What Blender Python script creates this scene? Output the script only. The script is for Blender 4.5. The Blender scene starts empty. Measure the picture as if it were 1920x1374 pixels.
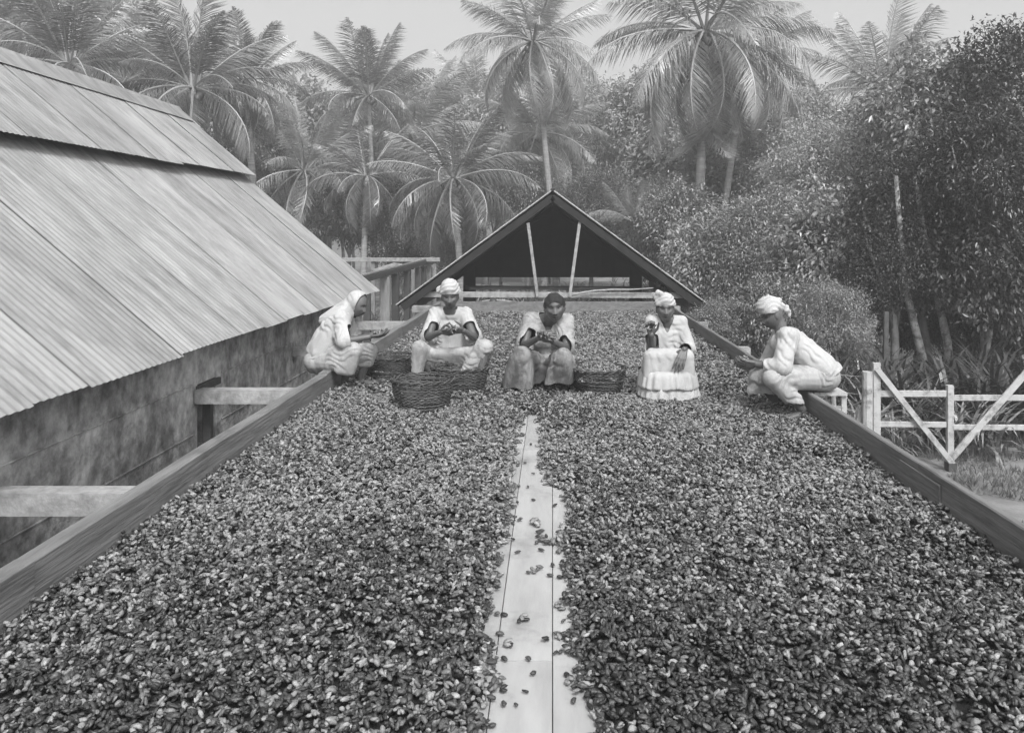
import bpy, bmesh, math, random
import numpy as np
from mathutils import Vector, Matrix, Euler, noise as mn
R = math.radians
C = bpy.context.scene.collection
SC = bpy.context.scene

# ------------------------------------------------------------------ camera, world, sun, exposure
F, U0, V0, H = 1550.0, 1036.0, 434.0, 1.5          # focal length (px of a 1920 wide frame), vanishing point, eye height over the beans
cam = bpy.data.cameras.new('camera'); camo = bpy.data.objects.new('camera', cam); C.objects.link(camo)
camo.location = (0, 0, H); camo.rotation_euler = (R(90), 0, 0)
cam.sensor_width = 36; cam.lens = F / 1920 * 36
cam.shift_x = -(U0 - 960) / 1920; cam.shift_y = -(687 - V0) / 1920
cam.clip_end = 3000
SC.camera = camo

SUN_EL, SUN_AZ = 50, 162        # azimuth clockwise from +Y: behind the camera, a little to its right
w = bpy.data.worlds.new('World'); SC.world = w; w.use_nodes = True
nt = w.node_tree; nt.nodes.clear()
sky = nt.nodes.new('ShaderNodeTexSky'); sky.sky_type = 'NISHITA'; sky.sun_disc = False
sky.sun_elevation = R(SUN_EL); sky.sun_rotation = R(SUN_AZ); sky.dust_density = 4; sky.air_density = 1.0
bw = nt.nodes.new('ShaderNodeRGBToBW'); bg = nt.nodes.new('ShaderNodeBackground'); wo = nt.nodes.new('ShaderNodeOutputWorld')
bg.inputs['Strength'].default_value = 0.108
nt.links.new(sky.outputs[0], bw.inputs[0]); nt.links.new(bw.outputs[0], bg.inputs[0]); nt.links.new(bg.outputs[0], wo.inputs[0])
sl = bpy.data.lights.new('sun', 'SUN'); sl.energy = 1.5; sl.angle = R(12); sl.color = (1, 1, 1)
so = bpy.data.objects.new('sun', sl); C.objects.link(so)
sd = Vector((math.sin(R(SUN_AZ)) * math.cos(R(SUN_EL)), math.cos(R(SUN_AZ)) * math.cos(R(SUN_EL)), math.sin(R(SUN_EL))))
so.rotation_euler = sd.to_track_quat('Z', 'Y').to_euler()
vs = SC.view_settings; vs.view_transform = 'Standard'; vs.look = 'None'; vs.exposure = 1.5; vs.gamma = 1
try: vs.use_curve_mapping = False
except Exception: pass
SC.render.film_transparent = False
SC.cycles.volume_bounces = 0; SC.cycles.max_bounces = 6; SC.cycles.diffuse_bounces = 3
SC.cycles.transparent_max_bounces = 8

def P(u, v, Y):                 # place at distance Y on the line of a photograph pixel
    return Vector(((u - U0) * Y / F, Y, H - (v - V0) * Y / F))

# ------------------------------------------------------------------ helpers
def tag(o, label=None, cat=None, group=None, kind=None):
    if label: o['label'] = label
    if cat: o['category'] = cat
    if group: o['group'] = group
    if kind: o['kind'] = kind
    return o

def empty(name, loc, label=None, cat=None, group=None):
    o = bpy.data.objects.new(name, None); C.objects.link(o); o.location = loc; o.empty_display_size = .2
    return tag(o, label, cat, group)

def woff(p):
    v = Vector((0, 0, 0))
    while p is not None:
        v += p.location; p = p.parent
    return v

def link(name, me, m=None, parent=None, smooth=False):
    if m is not None and len(me.materials) == 0: me.materials.append(m)
    o = bpy.data.objects.new(name, me); C.objects.link(o); o.parent = parent
    if smooth: me.polygons.foreach_set('use_smooth', [True] * len(me.polygons))
    return o

def mesh(name, vs_, fs, m=None, parent=None, smooth=False, world=True):
    """one mesh object; vertices in world coordinates (unless world=False: local to the parent)"""
    me = bpy.data.meshes.new(name)
    vs_ = np.asarray(vs_, dtype=float).reshape(-1, 3)
    if world and parent is not None: vs_ = vs_ - np.array(woff(parent))
    me.from_pydata(vs_.tolist(), [], fs if isinstance(fs, list) else fs.tolist()); me.update()
    return link(name, me, m, parent, smooth)

class MB:
    def __init__(s): s.v = []; s.f = []
    def add(s, v, f):
        n = len(s.v); s.v += [tuple(p) for p in v]; s.f += [tuple(i + n for i in q) for q in f]
    def box(s, a, b, up=(0, 0, 1), w=.1, h=.1, bev=.004):
        """bar from a to b, width w sideways, height h along up, centred"""
        a = Vector(a); b = Vector(b); d = (b - a).normalized(); up = Vector(up)
        sd_ = d.cross(up).normalized(); up = sd_.cross(d).normalized()
        k = min(bev, w * .3, h * .3)
        prof = [(-w/2+k, -h/2), (w/2-k, -h/2), (w/2, -h/2+k), (w/2, h/2-k), (w/2-k, h/2), (-w/2+k, h/2), (-w/2, h/2-k), (-w/2, -h/2+k)]
        v = [p + sd_ * x + up * y for p in (a, b) for x, y in prof]
        f = [(i, (i+1) % 8, (i+1) % 8 + 8, i + 8) for i in range(8)] + [tuple(range(7, -1, -1)), tuple(range(8, 16))]
        s.add(v, f); return s
    def block(s, x0, x1, y0, y1, z0, z1, bev=.004):
        return s.box(((x0+x1)/2, y0, (z0+z1)/2), ((x0+x1)/2, y1, (z0+z1)/2), w=abs(x1-x0), h=abs(z1-z0), bev=bev)
    def tube(s, pts, rad, n=6, cap=True):
        pts = [Vector(p) for p in pts]
        if not hasattr(rad, '__len__'): rad = [rad] * len(pts)
        v = []; ref = Vector((.13, .27, 1)).normalized()
        for i, p in enumerate(pts):
            d = (pts[min(i+1, len(pts)-1)] - pts[max(i-1, 0)]).normalized()
            if abs(d.dot(ref)) > .95: ref = Vector((1, .1, 0)).normalized()
            a = d.cross(ref).normalized(); b = d.cross(a)
            v += [p + (a * math.cos(t) + b * math.sin(t)) * rad[i] for t in (2*math.pi*k/n for k in range(n))]
        f = [(i*n+k, i*n+(k+1) % n, (i+1)*n+(k+1) % n, (i+1)*n+k) for i in range(len(pts)-1) for k in range(n)]
        if cap: f += [tuple(range(n-1, -1, -1)), tuple(range((len(pts)-1)*n, len(pts)*n))]
        s.add(v, f); return s
    def build(s, name, m, parent=None, smooth=False, world=True): return mesh(name, s.v, s.f, m, parent, smooth, world)

# ------------------------------------------------------------------ materials (all neutral grey: a black and white photograph)
def mat(name, base, var=.25, scale=6, stretch=(1, 1, 1), rough=.8, bump=0, bscale=None, rnd=0, dark=None, spec=.3, attr=None, trans=0, metal=0, crease=0):
    m = bpy.data.materials.new(name); m.use_nodes = True; t = m.node_tree; N = t.nodes; L = t.links
    b = N['Principled BSDF']; b.inputs['Roughness'].default_value = rough; b.inputs['Specular IOR Level'].default_value = spec
    b.inputs['Metallic'].default_value = metal
    tc = N.new('ShaderNodeTexCoord'); mp = N.new('ShaderNodeMapping'); mp.inputs['Scale'].default_value = stretch
    oi = N.new('ShaderNodeObjectInfo')
    L.new(tc.outputs['Object'], mp.inputs[0])
    if rnd:
        cm = N.new('ShaderNodeCombineXYZ'); mu = N.new('ShaderNodeMath'); mu.operation = 'MULTIPLY'; mu.inputs[1].default_value = 37
        L.new(oi.outputs['Random'], mu.inputs[0])
        for k in range(3): L.new(mu.outputs[0], cm.inputs[k])
        L.new(cm.outputs[0], mp.inputs['Location'])
    nz = N.new('ShaderNodeTexNoise'); nz.inputs['Scale'].default_value = scale; nz.inputs['Detail'].default_value = 6; nz.inputs['Roughness'].default_value = .62
    L.new(mp.outputs[0], nz.inputs['Vector'])
    mr = N.new('ShaderNodeMapRange'); mr.inputs[1].default_value = .3; mr.inputs[2].default_value = .7
    mr.inputs[3].default_value = base * (1 - var); mr.inputs[4].default_value = base * (1 + var)
    L.new(nz.outputs[0], mr.inputs[0]); out = mr.outputs[0]
    def mul(sock, fac_lo, fac_hi, src):
        r = N.new('ShaderNodeMapRange'); r.inputs[1].default_value = 0; r.inputs[2].default_value = 1; r.inputs[3].default_value = fac_lo; r.inputs[4].default_value = fac_hi
        L.new(src, r.inputs[0]); q = N.new('ShaderNodeMath'); q.operation = 'MULTIPLY'; L.new(sock, q.inputs[0]); L.new(r.outputs[0], q.inputs[1]); return q.outputs[0]
    if rnd: out = mul(out, 1 - rnd, 1 + rnd, oi.outputs['Random'])
    if dark:                      # stains with their own shape: (scale, low threshold, high threshold, factor, stretch)
        mp2 = N.new('ShaderNodeMapping'); mp2.inputs['Scale'].default_value = dark[4]; L.new(tc.outputs['Object'], mp2.inputs[0])
        n2 = N.new('ShaderNodeTexNoise'); n2.inputs['Scale'].default_value = dark[0]; n2.inputs['Detail'].default_value = 8; n2.inputs['Roughness'].default_value = .7
        L.new(mp2.outputs[0], n2.inputs['Vector'])
        r2 = N.new('ShaderNodeMapRange'); r2.inputs[1].default_value = dark[1]; r2.inputs[2].default_value = dark[2]; L.new(n2.outputs[0], r2.inputs[0])
        out = mul(out, 1, dark[3], r2.outputs[0])
    if attr:
        at = N.new('ShaderNodeAttribute'); at.attribute_name = attr[0]; out = mul(out, 1, attr[1], at.outputs['Fac'])
    L.new(out, b.inputs['Base Color'])
    if bump:
        n3 = N.new('ShaderNodeTexNoise'); n3.inputs['Scale'].default_value = bscale or scale * 3; n3.inputs['Detail'].default_value = 5
        L.new(mp.outputs[0], n3.inputs['Vector']); bp = N.new('ShaderNodeBump'); bp.inputs['Strength'].default_value = bump; bp.inputs['Distance'].default_value = .02
        L.new(n3.outputs[0], bp.inputs['Height']); L.new(bp.outputs[0], b.inputs['Normal'])
    if crease:
        n4 = N.new('ShaderNodeTexNoise'); n4.noise_type = 'RIDGED_MULTIFRACTAL'; n4.inputs['Scale'].default_value = crease; n4.inputs['Detail'].default_value = 3; n4.inputs['Distortion'].default_value = .8
        mp4 = N.new('ShaderNodeMapping'); mp4.inputs['Scale'].default_value = (1, 1, .4); L.new(tc.outputs['Object'], mp4.inputs[0]); L.new(mp4.outputs[0], n4.inputs['Vector'])
        b4 = N.new('ShaderNodeBump'); b4.inputs['Strength'].default_value = .55; b4.inputs['Distance'].default_value = .012; L.new(n4.outputs[0], b4.inputs['Height'])
        if bump: L.new(bp.outputs[0], b4.inputs['Normal'])
        L.new(b4.outputs[0], b.inputs['Normal'])
    if trans:
        tr = N.new('ShaderNodeBsdfTranslucent'); L.new(out, tr.inputs[0]); mx = N.new('ShaderNodeMixShader'); mx.inputs[0].default_value = trans
        L.new(b.outputs[0], mx.inputs[1]); L.new(tr.outputs[0], mx.inputs[2]); L.new(mx.outputs[0], N['Material Output'].inputs[0])
    return m

M = {}
M['bean'] = mat('bean', .145, .5, 60, rough=.5, rnd=.8, spec=.45, bump=.3, bscale=150)
M['bean_dark'] = mat('dark_bean', .035, .5, 60, rough=.42, rnd=.6, spec=.5, bump=.3, bscale=150)  # dark copy of the bean; carries the foreground darkening as colour
M['bed'] = mat('bean_bed', .012, .6, 70, rough=.9, bump=.5)  # near black: the shade in gaps between beans is put into this colour
M['plank'] = mat('plank', .32, .14, 2, (5, 1, 1), rough=.6, rnd=.12, bump=.15, bscale=6, dark=(3, .55, .75, .6, (1, 1, 1)))
M['rail'] = mat('rail', .15, .3, 3, (5, .5, 8), rough=.75, rnd=.1, bump=.35, bscale=8, dark=(4, .5, .75, .45, (1, .5, 3)))
M['pale_wood'] = mat('pale_wood', .27, .3, 4, (3, 3, 3), rough=.8, rnd=.12, bump=.3, dark=(5, .5, .7, .55, (1, 1, 1)))
M['grey_wood'] = mat('grey_wood', .22, .3, 4, (6, 6, 1.2), rough=.85, rnd=.25, bump=.4, dark=(4, .5, .7, .5, (1, 1, .4)))
M['dark_wood'] = mat('dark_wood', .06, .3, 4, (2, 2, 2), rough=.85, rnd=.2, bump=.3)
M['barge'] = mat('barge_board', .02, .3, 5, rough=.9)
M['black_wood'] = mat('black_timber', .018, .3, 5, (1, 1, 1), rough=.9, rnd=.2)  # one even near-black for the timbers of the sliding roof
M['iron'] = mat('corrugated_iron', .265, .22, 1.3, (1, 4, 1), rough=.62, bump=.25, bscale=5, rnd=.12, spec=.4, dark=(2.6, .46, .66, .66, (.7, 2, .7)))
M['wall'] = mat('plaster', .40, .45, 9, (1, 1, 1), rough=.95, bump=1, bscale=16, dark=(2.0, .42, .6, .38, (1, 1, .75)))
M['white'] = mat('whitewash', .38, .12, 6, rough=.85, bump=.3, dark=(9, .5, .68, .35, (1, 1, 1)))
M['ground'] = mat('ground', .2, .4, .9, rough=.95, bump=.6, bscale=20, dark=(.35, .45, .65, .55, (1, 1, 1)))
M['hill'] = mat('hill', .12, .5, .12, rough=1, bump=1, bscale=.4)
M['skin'] = mat('skin', .09, .12, 8, rough=.48, spec=.42, attr=('mark', .08))
M['cloth_white'] = mat('white_cotton', .39, .06, 6, rough=.9, bump=.12, bscale=60, crease=9, dark=(4, .5, .75, .66, (1, 1, 1)))
M['cloth_work'] = mat('worn_white_cotton', .34, .1, 7, rough=.9, bump=.15, bscale=50, crease=8, dark=(5.5, .48, .68, .5, (1, 1, .6)))
M['cloth_grey'] = mat('greyed_cotton', .32, .15, 7, rough=.9, bump=.15, bscale=50, crease=8, dark=(6, .45, .65, .5, (1, 1, .7)))
M['cloth_dirty'] = mat('soiled_cotton', .22, .3, 7, rough=.9, bump=.2, bscale=40, crease=8, dark=(7, .46, .6, .4, (1, 1, .5)))
M['hair'] = mat('hair', .02, .3, 60, rough=.7, bump=.6, bscale=120)
M['eye'] = mat('eye', .14, .1, 5, rough=.2)
M['withy'] = mat('withy', .065, .35, 12, rough=.6, rnd=.1, bump=.3, dark=(9, .5, .65, .55, (1, 1, 1)))
M['trunk'] = mat('palm_trunk', .26, .4, 2.5, (1, 1, 9), rough=.9, bump=.5, bscale=5, rnd=.12)
M['slim'] = mat('mottled_bark', .3, .3, 9, rough=.85, bump=.4, dark=(7, .45, .6, .3, (1, 1, 1)))
M['bark'] = mat('bark', .2, .4, 5, (1, 1, 1), rough=.9, bump=.5, rnd=.1)
M['frond'] = mat('frond', .15, .4, 6, rough=.33, rnd=.3, spec=.9, trans=.25)
M['frond_pale'] = mat('frond_pale', .3, .35, 6, rough=.35, rnd=.2, spec=.6, trans=.25)
M['rachis'] = mat('rachis', .34, .1, 4, rough=.5)
M['leaf'] = mat('leaf', .22, .75, 9, rough=.34, rnd=.22, spec=.9, trans=.22)
M['leaf_dark'] = mat('leaf_dark', .045, .55, 5, rough=.38, rnd=.2, spec=.6, trans=.15)  # edge darkening over the right-hand trees is put into this leaf colour
M['leaf_pale'] = mat('leaf_pale', .34, .4, 5, rough=.5, rnd=.15, spec=.5, trans=.3)  # paleness of the hazy distance is put into this leaf colour
M['grass'] = mat('grass', .16, .5, 3, rough=.6, trans=.25)

# ================================================================== THE SETTING
GZ = -1.32
TW = 2.07            # half width of the drying floor between the inner faces of its rails
TY0, TY1 = -.5, 15.3
g = [];
gx = np.concatenate([[-335, -200, -80], np.linspace(-40, 40, 81), [80, 200, 335]]); gy = np.concatenate([[-38, -25, -12], np.linspace(-4, 60, 65), [90, 200, 318]])
gv = [(x, y, GZ + .05 * mn.noise((x * .4, y * .4, 0)) + (.0 if abs(x) > 90 or y > 90 else .03 * mn.noise((x * 2, y * 2, 3)))) for y in gy for x in gx]
nx = len(gx)
tag(mesh('ground', gv, [(j*nx+i, j*nx+i+1, (j+1)*nx+i+1, (j+1)*nx+i) for j in range(len(gy)-1) for i in range(nx-1)], M['ground'], smooth=True), kind='structure')

# far hill: a long wooded ridge
def hill_h(x, y):
    c = 34 * math.exp(-((x - 25) / 75) ** 2) + 26 * math.exp(-((x + 130) / 70) ** 2) + 20 * math.exp(-((x - 170) / 60) ** 2)
    r = math.exp(-((y - 210) / 42) ** 2)
    return (c + 5 * mn.noise((x * .03, y * .03, 1)) + 2.4 * mn.noise((x * .12, y * .12, 5)) + 1.2 * mn.noise((x * .4, y * .4, 9))) * r
hx = np.linspace(-330, 330, 200); hy = np.linspace(110, 300, 60)
hv = [(x, y, GZ - .3 + hill_h(x, y)) for y in hy for x in hx]
tag(mesh('hill', hv, [(j*200+i, j*200+i+1, (j+1)*200+i+1, (j+1)*200+i) for j in range(59) for i in range(199)], M['hill'], smooth=True), kind='structure')

# ------------------------------------------------------------------ drying floor
tray = empty('drying_floor', (0, 7, GZ), 'long raised wooden drying floor with low side boards holding the cocoa beans', 'drying floor')
FZ = -.055
random.seed(5)
pw = 2 * TW / 20
lens_ = [(-.5, 1.2), (1.2, 3.0), (3.0, 5.9), (5.9, 9.0), (9.0, 12.2), (12.2, 15.3)]
for i in range(20):
    x0 = -TW + i * pw
    joints = [a for a, b in lens_] + [15.3]
    if i != 9: joints = [q if k in (0, 6) else q + random.uniform(-.45, .45) for k, q in enumerate(joints)]
    for a_, b_ in zip(joints[:-1], joints[1:]):
        MB().block(x0 + .0015, x0 + pw - .0015, a_ + .001, b_ - .001, FZ - .03, FZ - random.uniform(0, .0025), .002).build('plank', M['plank'], tray)
def warped(x0, x1, y0, y1, z0, z1, seed):
    n = 14; v = []
    for i in range(n + 1):
        y_ = y0 + (y1 - y0) * i / n; dx = .006 * mn.noise((y_ * .8, seed, 0)); dt = .007 * mn.noise((y_ * 1.1, seed, 4)); k = .007
        v += [(x0 + dx, y_, z0), (x1 + dx, y_, z0), (x1 + dx, y_, z1 + dt - k), (x1 + dx - k, y_, z1 + dt), (x0 + dx + k, y_, z1 + dt), (x0 + dx, y_, z1 + dt - k)]
    f = [(i*6+k, (i+1)*6+k, (i+1)*6+(k+1) % 6, i*6+(k+1) % 6) for i in range(n) for k in range(6)] + [(0, 1, 2, 3, 4, 5), tuple(n*6+k for k in (5, 4, 3, 2, 1, 0))]
    return mesh('side_board', v, f, M['rail'], tray)
for a, b in ((-.5, 3.3), (3.304, 7.6), (7.604, 11.4), (11.404, 15.3)):
    dz = random.uniform(-.006, .006)
    warped(-TW - .085, -TW, a, b, -.16, .195 + dz, a)
for a, b in ((-.5, 4.68), (4.684, 8.9), (8.904, 12.3), (12.304, 15.3)):
    dz = random.uniform(-.006, .006)
    warped(TW, TW + .045, a, b, -.16, .195 + dz, a + 50)
MB().block(TW - .014, TW - .002, 4.4, 4.9, -.02, .15, .004).build('splice_board', M['rail'], tray)
MB().block(-TW - .085, TW + .045, 15.304, 15.36, -.16, .2, .006).build('end_board', M['rail'], tray)
for y in (1.6, 4.18, 6.9, 9.5, 12.1, 14.7):
    MB().block(-2.99 if y < 12.9 else -2.5, -TW - .09, y, y + .13, .06, .175, .008).build('joist_end', M['pale_wood'], tray)
    if y > 8: MB().block(TW + .05, TW + .2, y - .03, y + .09, .07, .17, .008).build('joist_end', M['pale_wood'], tray)
    MB().block(-TW - .08, TW + .04, y, y + .1, -.25, -.1, .008).build('joist', M['dark_wood'], tray)
    for x in (-TW + .1, TW - .1):
        MB().box((x, y + .05, GZ), (x, y + .05, -.252), (0, 1, 0), .14, .14).build('post', M['dark_wood'], tray)

# ------------------------------------------------------------------ cocoa house on the left, corrugated iron roof in two tiers
EX, EZ, RX, RZ, YF, WX = -2.74, .58, -5.9, 3.26, 13.06, -3.0
sh = empty('drying_house', (-5.9, 8, GZ), 'long plastered house with two-tier corrugated iron roof beside the drying floor', 'building')
sdir = Vector((RX - EX, 0, RZ - EZ)); SL = sdir.length; sdir.normalize(); snor = Vector((sdir.z, 0, -sdir.x)); 
if snor.z < 0: snor = -snor
def sheet(y0, y1, s0, s1, lift, name='roof_sheet', mirror=False, tilt=0, pitch=.076):
    n = max(2, int(round((y1 - y0) / pitch * 7))); rows = 4
    v = []
    for j in range(rows + 1):
        s = s0 + (s1 - s0) * j / rows
        for i in range(n + 1):
            y = y0 + (y1 - y0) * i / n
            h = .0045 * math.sin(2 * math.pi * y / pitch) + lift + .007 * mn.noise((y * 1.3, s * 1.5, lift * 90)) + tilt * (i / n)
            p = Vector((EX, 0, EZ)) + sdir * s + snor * h
            x = p.x if not mirror else 2 * RX - p.x
            v.append((x, y, p.z))
    f = [(j*(n+1)+i, j*(n+1)+i+1, (j+1)*(n+1)+i+1, (j+1)*(n+1)+i) for j in range(rows) for i in range(n)]
    return mesh(name, v, f, M['iron'], sh, True)
random.seed(11)
STEP = (Vector((-4.76, 0, 2.29)) - Vector((EX, 0, EZ))).length
y = 1.9
k = 0
while y < YF - .05:
    y1 = min(y + .6, YF)
    d = random.uniform(-.01, .01) + (.015 if 5.55 < y < 6.8 else 0) - (.02 if y > 8.7 else 0)
    sheet(y, y1 + (.05 if y1 < YF else 0), d, STEP + .25, .004 * (k % 2) + .002 + random.uniform(0, .002), tilt=-.003)
    d2 = random.uniform(-.01, .01) + (.05 if y < 9.9 else 0)
    sheet(y, y1 + (.05 if y1 < YF else 0), STEP - .02 - d2, SL - .02, .125 + .004 * (k % 2) + random.uniform(0, .002), tilt=-.003)
    y = y1; k += 1
y = 1.9
while y < YF - .05:                       # the far slope, out of sight from the front
    y1 = min(y + 2.4, YF); sheet(y, y1, 0, SL, .006, mirror=True); y = y1
for a, b in ((1.9, 5.6), (5.6, 9.4), (9.4, YF)):
    v = []; 
    for yy in np.linspace(a, b, 14):
        wob = .006 * mn.noise((yy * 2, 0, 0))
        for (s, lf) in ((-.26, 0), (-.05, .0), (0, .035), (.05, 0), (.26, 0)):
            sx = -s; p = Vector((RX + sx, yy, RZ - abs(s) * abs(sdir.z / sdir.x) + .19 + lf * .6 + wob))
            v.append(p)
    mesh('ridge_cap', v, [(j*5+i, j*5+i+1, (j+1)*5+i+1, (j+1)*5+i) for j in range(13) for i in range(4)], M['iron'], sh, True)
# wall towards the drying floor, with an opening under the beam
OY0, OY1, OZ0, OZ1 = 6.98, 7.36, -.7, .14
def wallbox(x0, x1, y0, y1, z0, z1, name='wall'): return MB().block(x0, x1, y0, y1, z0, z1, .01).build(name, M['wall'], sh)
EZW = EZ + (EX - WX) * (sdir.z / -sdir.x) - .03
wallbox(WX - .25, WX, 1.9, OY0, GZ, EZW)
wallbox(WX - .25, WX, OY1, YF - .12, GZ, EZW)
wallbox(WX - .25, WX - .002, OY0, OY1, GZ, OZ0); wallbox(WX - .25, WX - .002, OY0, OY1, OZ1 + .06, EZW)
MB().block(WX - .2, WX + .03, OY0 - .03, OY1 + .05, OZ1, OZ1 + .058).build('lintel', M['dark_wood'], sh)
MB().box((WX + .02, OY0 + .17, OZ0), (WX + .02, OY0 + .17, OZ1 - .002), (0, 1, 0), .07, .07).build('opening_post', M['dark_wood'], sh)
for zz, x1 in ((-.62, .012), (-.2, .01), (.22, .012)):                      # courses left by the shuttering
    wallbox(WX + .001, WX + x1, 2.0, OY0 - .1, zz, zz + .012, 'course'); wallbox(WX + .001, WX + x1, OY1 + .12, YF - .15, zz, zz + .012, 'course')
for yy in (1.9, YF - .12):
    prof = [(WX - .003, GZ), (WX - .003, EZW), (RX, RZ - .12), (2*RX - WX, EZW), (2*RX - WX, GZ)]
    v = [(x, yy, z) for x, z in prof] + [(x, yy + .115, z) for x, z in prof]
    mesh('gable_wall', v, [(0, 1, 2, 3, 4), (9, 8, 7, 6, 5)] + [(i, (i+1) % 5 + 0, (i+1) % 5 + 5, i + 5) for i in range(5)], M['wall'], sh)
wallbox(2*RX - WX + .003, 2*RX - WX + .2, 1.9, YF - .12, GZ, EZW)

# ------------------------------------------------------------------ track frame that carries the sliding roof, left
tf = empty('track_frame', (-3.5, 19, GZ), 'weathered timber posts carrying a dark sloping track beam, left of the sliding roof', 'timber frame')
MB().box((-3.5, 12.9, .60), (-3.5, 24.2, .66), w=.13, h=.10).build('track_beam', M['dark_wood'], tf)
MB().box((-3.47, 13.2, .69), (-3.47, 24.2, .75), w=.05, h=.03).build('track_rail', M['grey_wood'], tf)
random.seed(3)
for u, wd, pale in ((689, 12, 0), (722, 19, 1), (742, 13, 0), (763, 11, 0), (784, 12, 0), (795, 9, 0), (806, 7, 1)):
    Y = 3.5 * F / (U0 - u); wm = wd * Y / F
    MB().box((-3.5, Y, GZ - .05), (-3.5 + random.uniform(-.02, .02), Y, .545), (0, 1, 0), wm, .12).build('post', M['grey_wood'] if pale else M['dark_wood'], tf)
fr = empty('plank_rail', (-4.5, 22.5, GZ), 'long pale horizontal plank fence crossing behind the posts on the left', 'fence')
MB().box(P(640, 487, 22.6), P(825, 487, 22.6), w=.05, h=.11).build('rail', M['pale_wood'], fr)
for u in (648, 700, 775, 815):
    p = P(u, 492, 22.68); MB().box((p.x, p.y, GZ), (p.x, p.y, p.z + .02), (0, 1, 0), .1, .1).build('post', M['grey_wood'], fr)
tag(mesh('fallen_log', *(lambda b: (b.v, b.f))(MB().tube([P(700, 510, 21) , P(740, 498, 21.6), P(775, 502, 22)], [.07, .08, .05], 8)), M['bark'], smooth=True), 'crooked fallen branch lying beneath the pale plank fence', 'branch')
lh = empty('small_hut', (-12.5, 40, GZ), 'tiny hut with a pale flat roof seen past the right edge of the iron roof', 'hut')
a = P(545, 423, 40)
MB().block(a.x - 2.6, a.x + 1.75, 39, 43, .45 + .9, .45 + .98).build('roof', M['white'], lh)
MB().block(a.x - 2.3, a.x + 1.3, 39.4, 42.6, GZ, .45 + .89).build('wall', M['wall'], lh)

# ------------------------------------------------------------------ sliding gable roof at the far end
ro = empty('sliding_roof', (0, 18.5, -.1), 'dark gabled sliding roof standing at the far end of the drying floor', 'roof')
GY, GY2 = 15.5, 22.0
apz, eaz, eax = 1.5 + 72 * GY / F, 1.5 - 141 * GY / F, 2.9
def slope_pt(t, s): return Vector((s * eax * t, 0, apz + (eaz - apz) * t))     # t 0 ridge .. 1 eave
for s in (-1, 1):
    nrm = Vector((s * (apz - eaz), 0, eax)).normalized()
    nb = 9
    for k in range(nb):                    # roof boards along the building
        y0, y1 = GY + (GY2 - GY) * k / nb, GY + (GY2 - GY) * (k + 1) / nb
        a_, b_ = slope_pt(0, s), slope_pt(1, s)
        MB().box(a_ + Vector((0, (y0+y1)/2, 0)) + nrm * .02, b_ + Vector((0, (y0+y1)/2, 0)) + nrm * .02, nrm, (y1 - y0) - .001, .025).build('roof_board', M['black_wood'], ro)
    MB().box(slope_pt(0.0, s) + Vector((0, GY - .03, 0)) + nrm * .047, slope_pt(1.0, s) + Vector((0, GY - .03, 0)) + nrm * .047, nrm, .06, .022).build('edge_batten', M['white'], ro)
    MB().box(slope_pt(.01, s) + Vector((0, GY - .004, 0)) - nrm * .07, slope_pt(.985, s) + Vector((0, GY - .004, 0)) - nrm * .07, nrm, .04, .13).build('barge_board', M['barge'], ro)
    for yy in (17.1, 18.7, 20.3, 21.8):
        MB().box(slope_pt(.02, s) + Vector((0, yy, 0)) - nrm * .07, slope_pt(.97, s) + Vector((0, yy, 0)) - nrm * .07, nrm, .07, .12).build('rafter', M['black_wood'], ro)
    MB().box(Vector((s * 2.62, GY + .05, eaz + .02)), Vector((s * 2.62, GY2, eaz + .02)), w=.12, h=.14).build('sill_beam', M['dark_wood'], ro)
    MB().box(Vector((s * 2.2, GY2 - .1, GZ)), Vector((s * 2.2, GY2 - .1, .9)), (0, 1, 0), .32, .12).build('corner_post', M['black_wood'], ro)
MB().box((0, GY - .05, apz + .055), (0, GY2, apz + .055), w=.08, h=.05).build('ridge_board', M['black_wood'], ro)
zb = 1.5 - 86 * GY2 / F
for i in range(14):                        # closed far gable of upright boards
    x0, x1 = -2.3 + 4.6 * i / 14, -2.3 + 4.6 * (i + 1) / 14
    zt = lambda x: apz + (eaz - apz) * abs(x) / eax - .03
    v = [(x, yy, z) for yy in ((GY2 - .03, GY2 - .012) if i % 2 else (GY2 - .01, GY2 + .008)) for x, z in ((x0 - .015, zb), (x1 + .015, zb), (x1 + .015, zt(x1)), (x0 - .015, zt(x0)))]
    mesh('gable_board', v, [(0, 1, 2, 3), (7, 6, 5, 4), (0, 4, 5, 1), (1, 5, 6, 2), (2, 6, 7, 3), (3, 7, 4, 0)], M['black_wood'], ro)
MB().box((-2.5, GY + .12, 1.5 - 118 * 15.62 / F), (2.45, GY + .12, 1.5 - 120 * 15.62 / F), w=.06, h=.105).build('tie_beam', M['pale_wood'], ro)
MB().box((-2.3, GY2 - .2, .02), (2.3, GY2 - .2, .0), w=.08, h=.1).build('tie_beam', M['dark_wood'], ro)
MB().box((-1.6, GY + .45, 1.5 - 107 * 15.95 / F), (2.1, GY + .45, 1.5 - 107 * 15.95 / F), w=.06, h=.05).build('tie_rod', M['black_wood'], ro)
for a, b in (((1008, 556), (990, 418)), ((1068, 556), (1087, 416))):
    MB().box(P(a[0], a[1], GY + .04), P(b[0], b[1], GY + .04), (0, 1, 0), .058, .05).build('brace', M['pale_wood'], ro)
pts = [P(u, v, GY + .01) for u, v in ((1072, 554), (1090, 549), (1115, 545), (1150, 543), (1185, 543), (1225, 540))]
tag(MB().tube(pts, [.02, .019, .018, .016, .014, .01], 6).build('bamboo_pole', M['pale_wood'], None, True), 'thin crooked pole resting on the tie beam under the gable roof', 'pole')
p0 = P(925, 559, 15.75)

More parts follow.
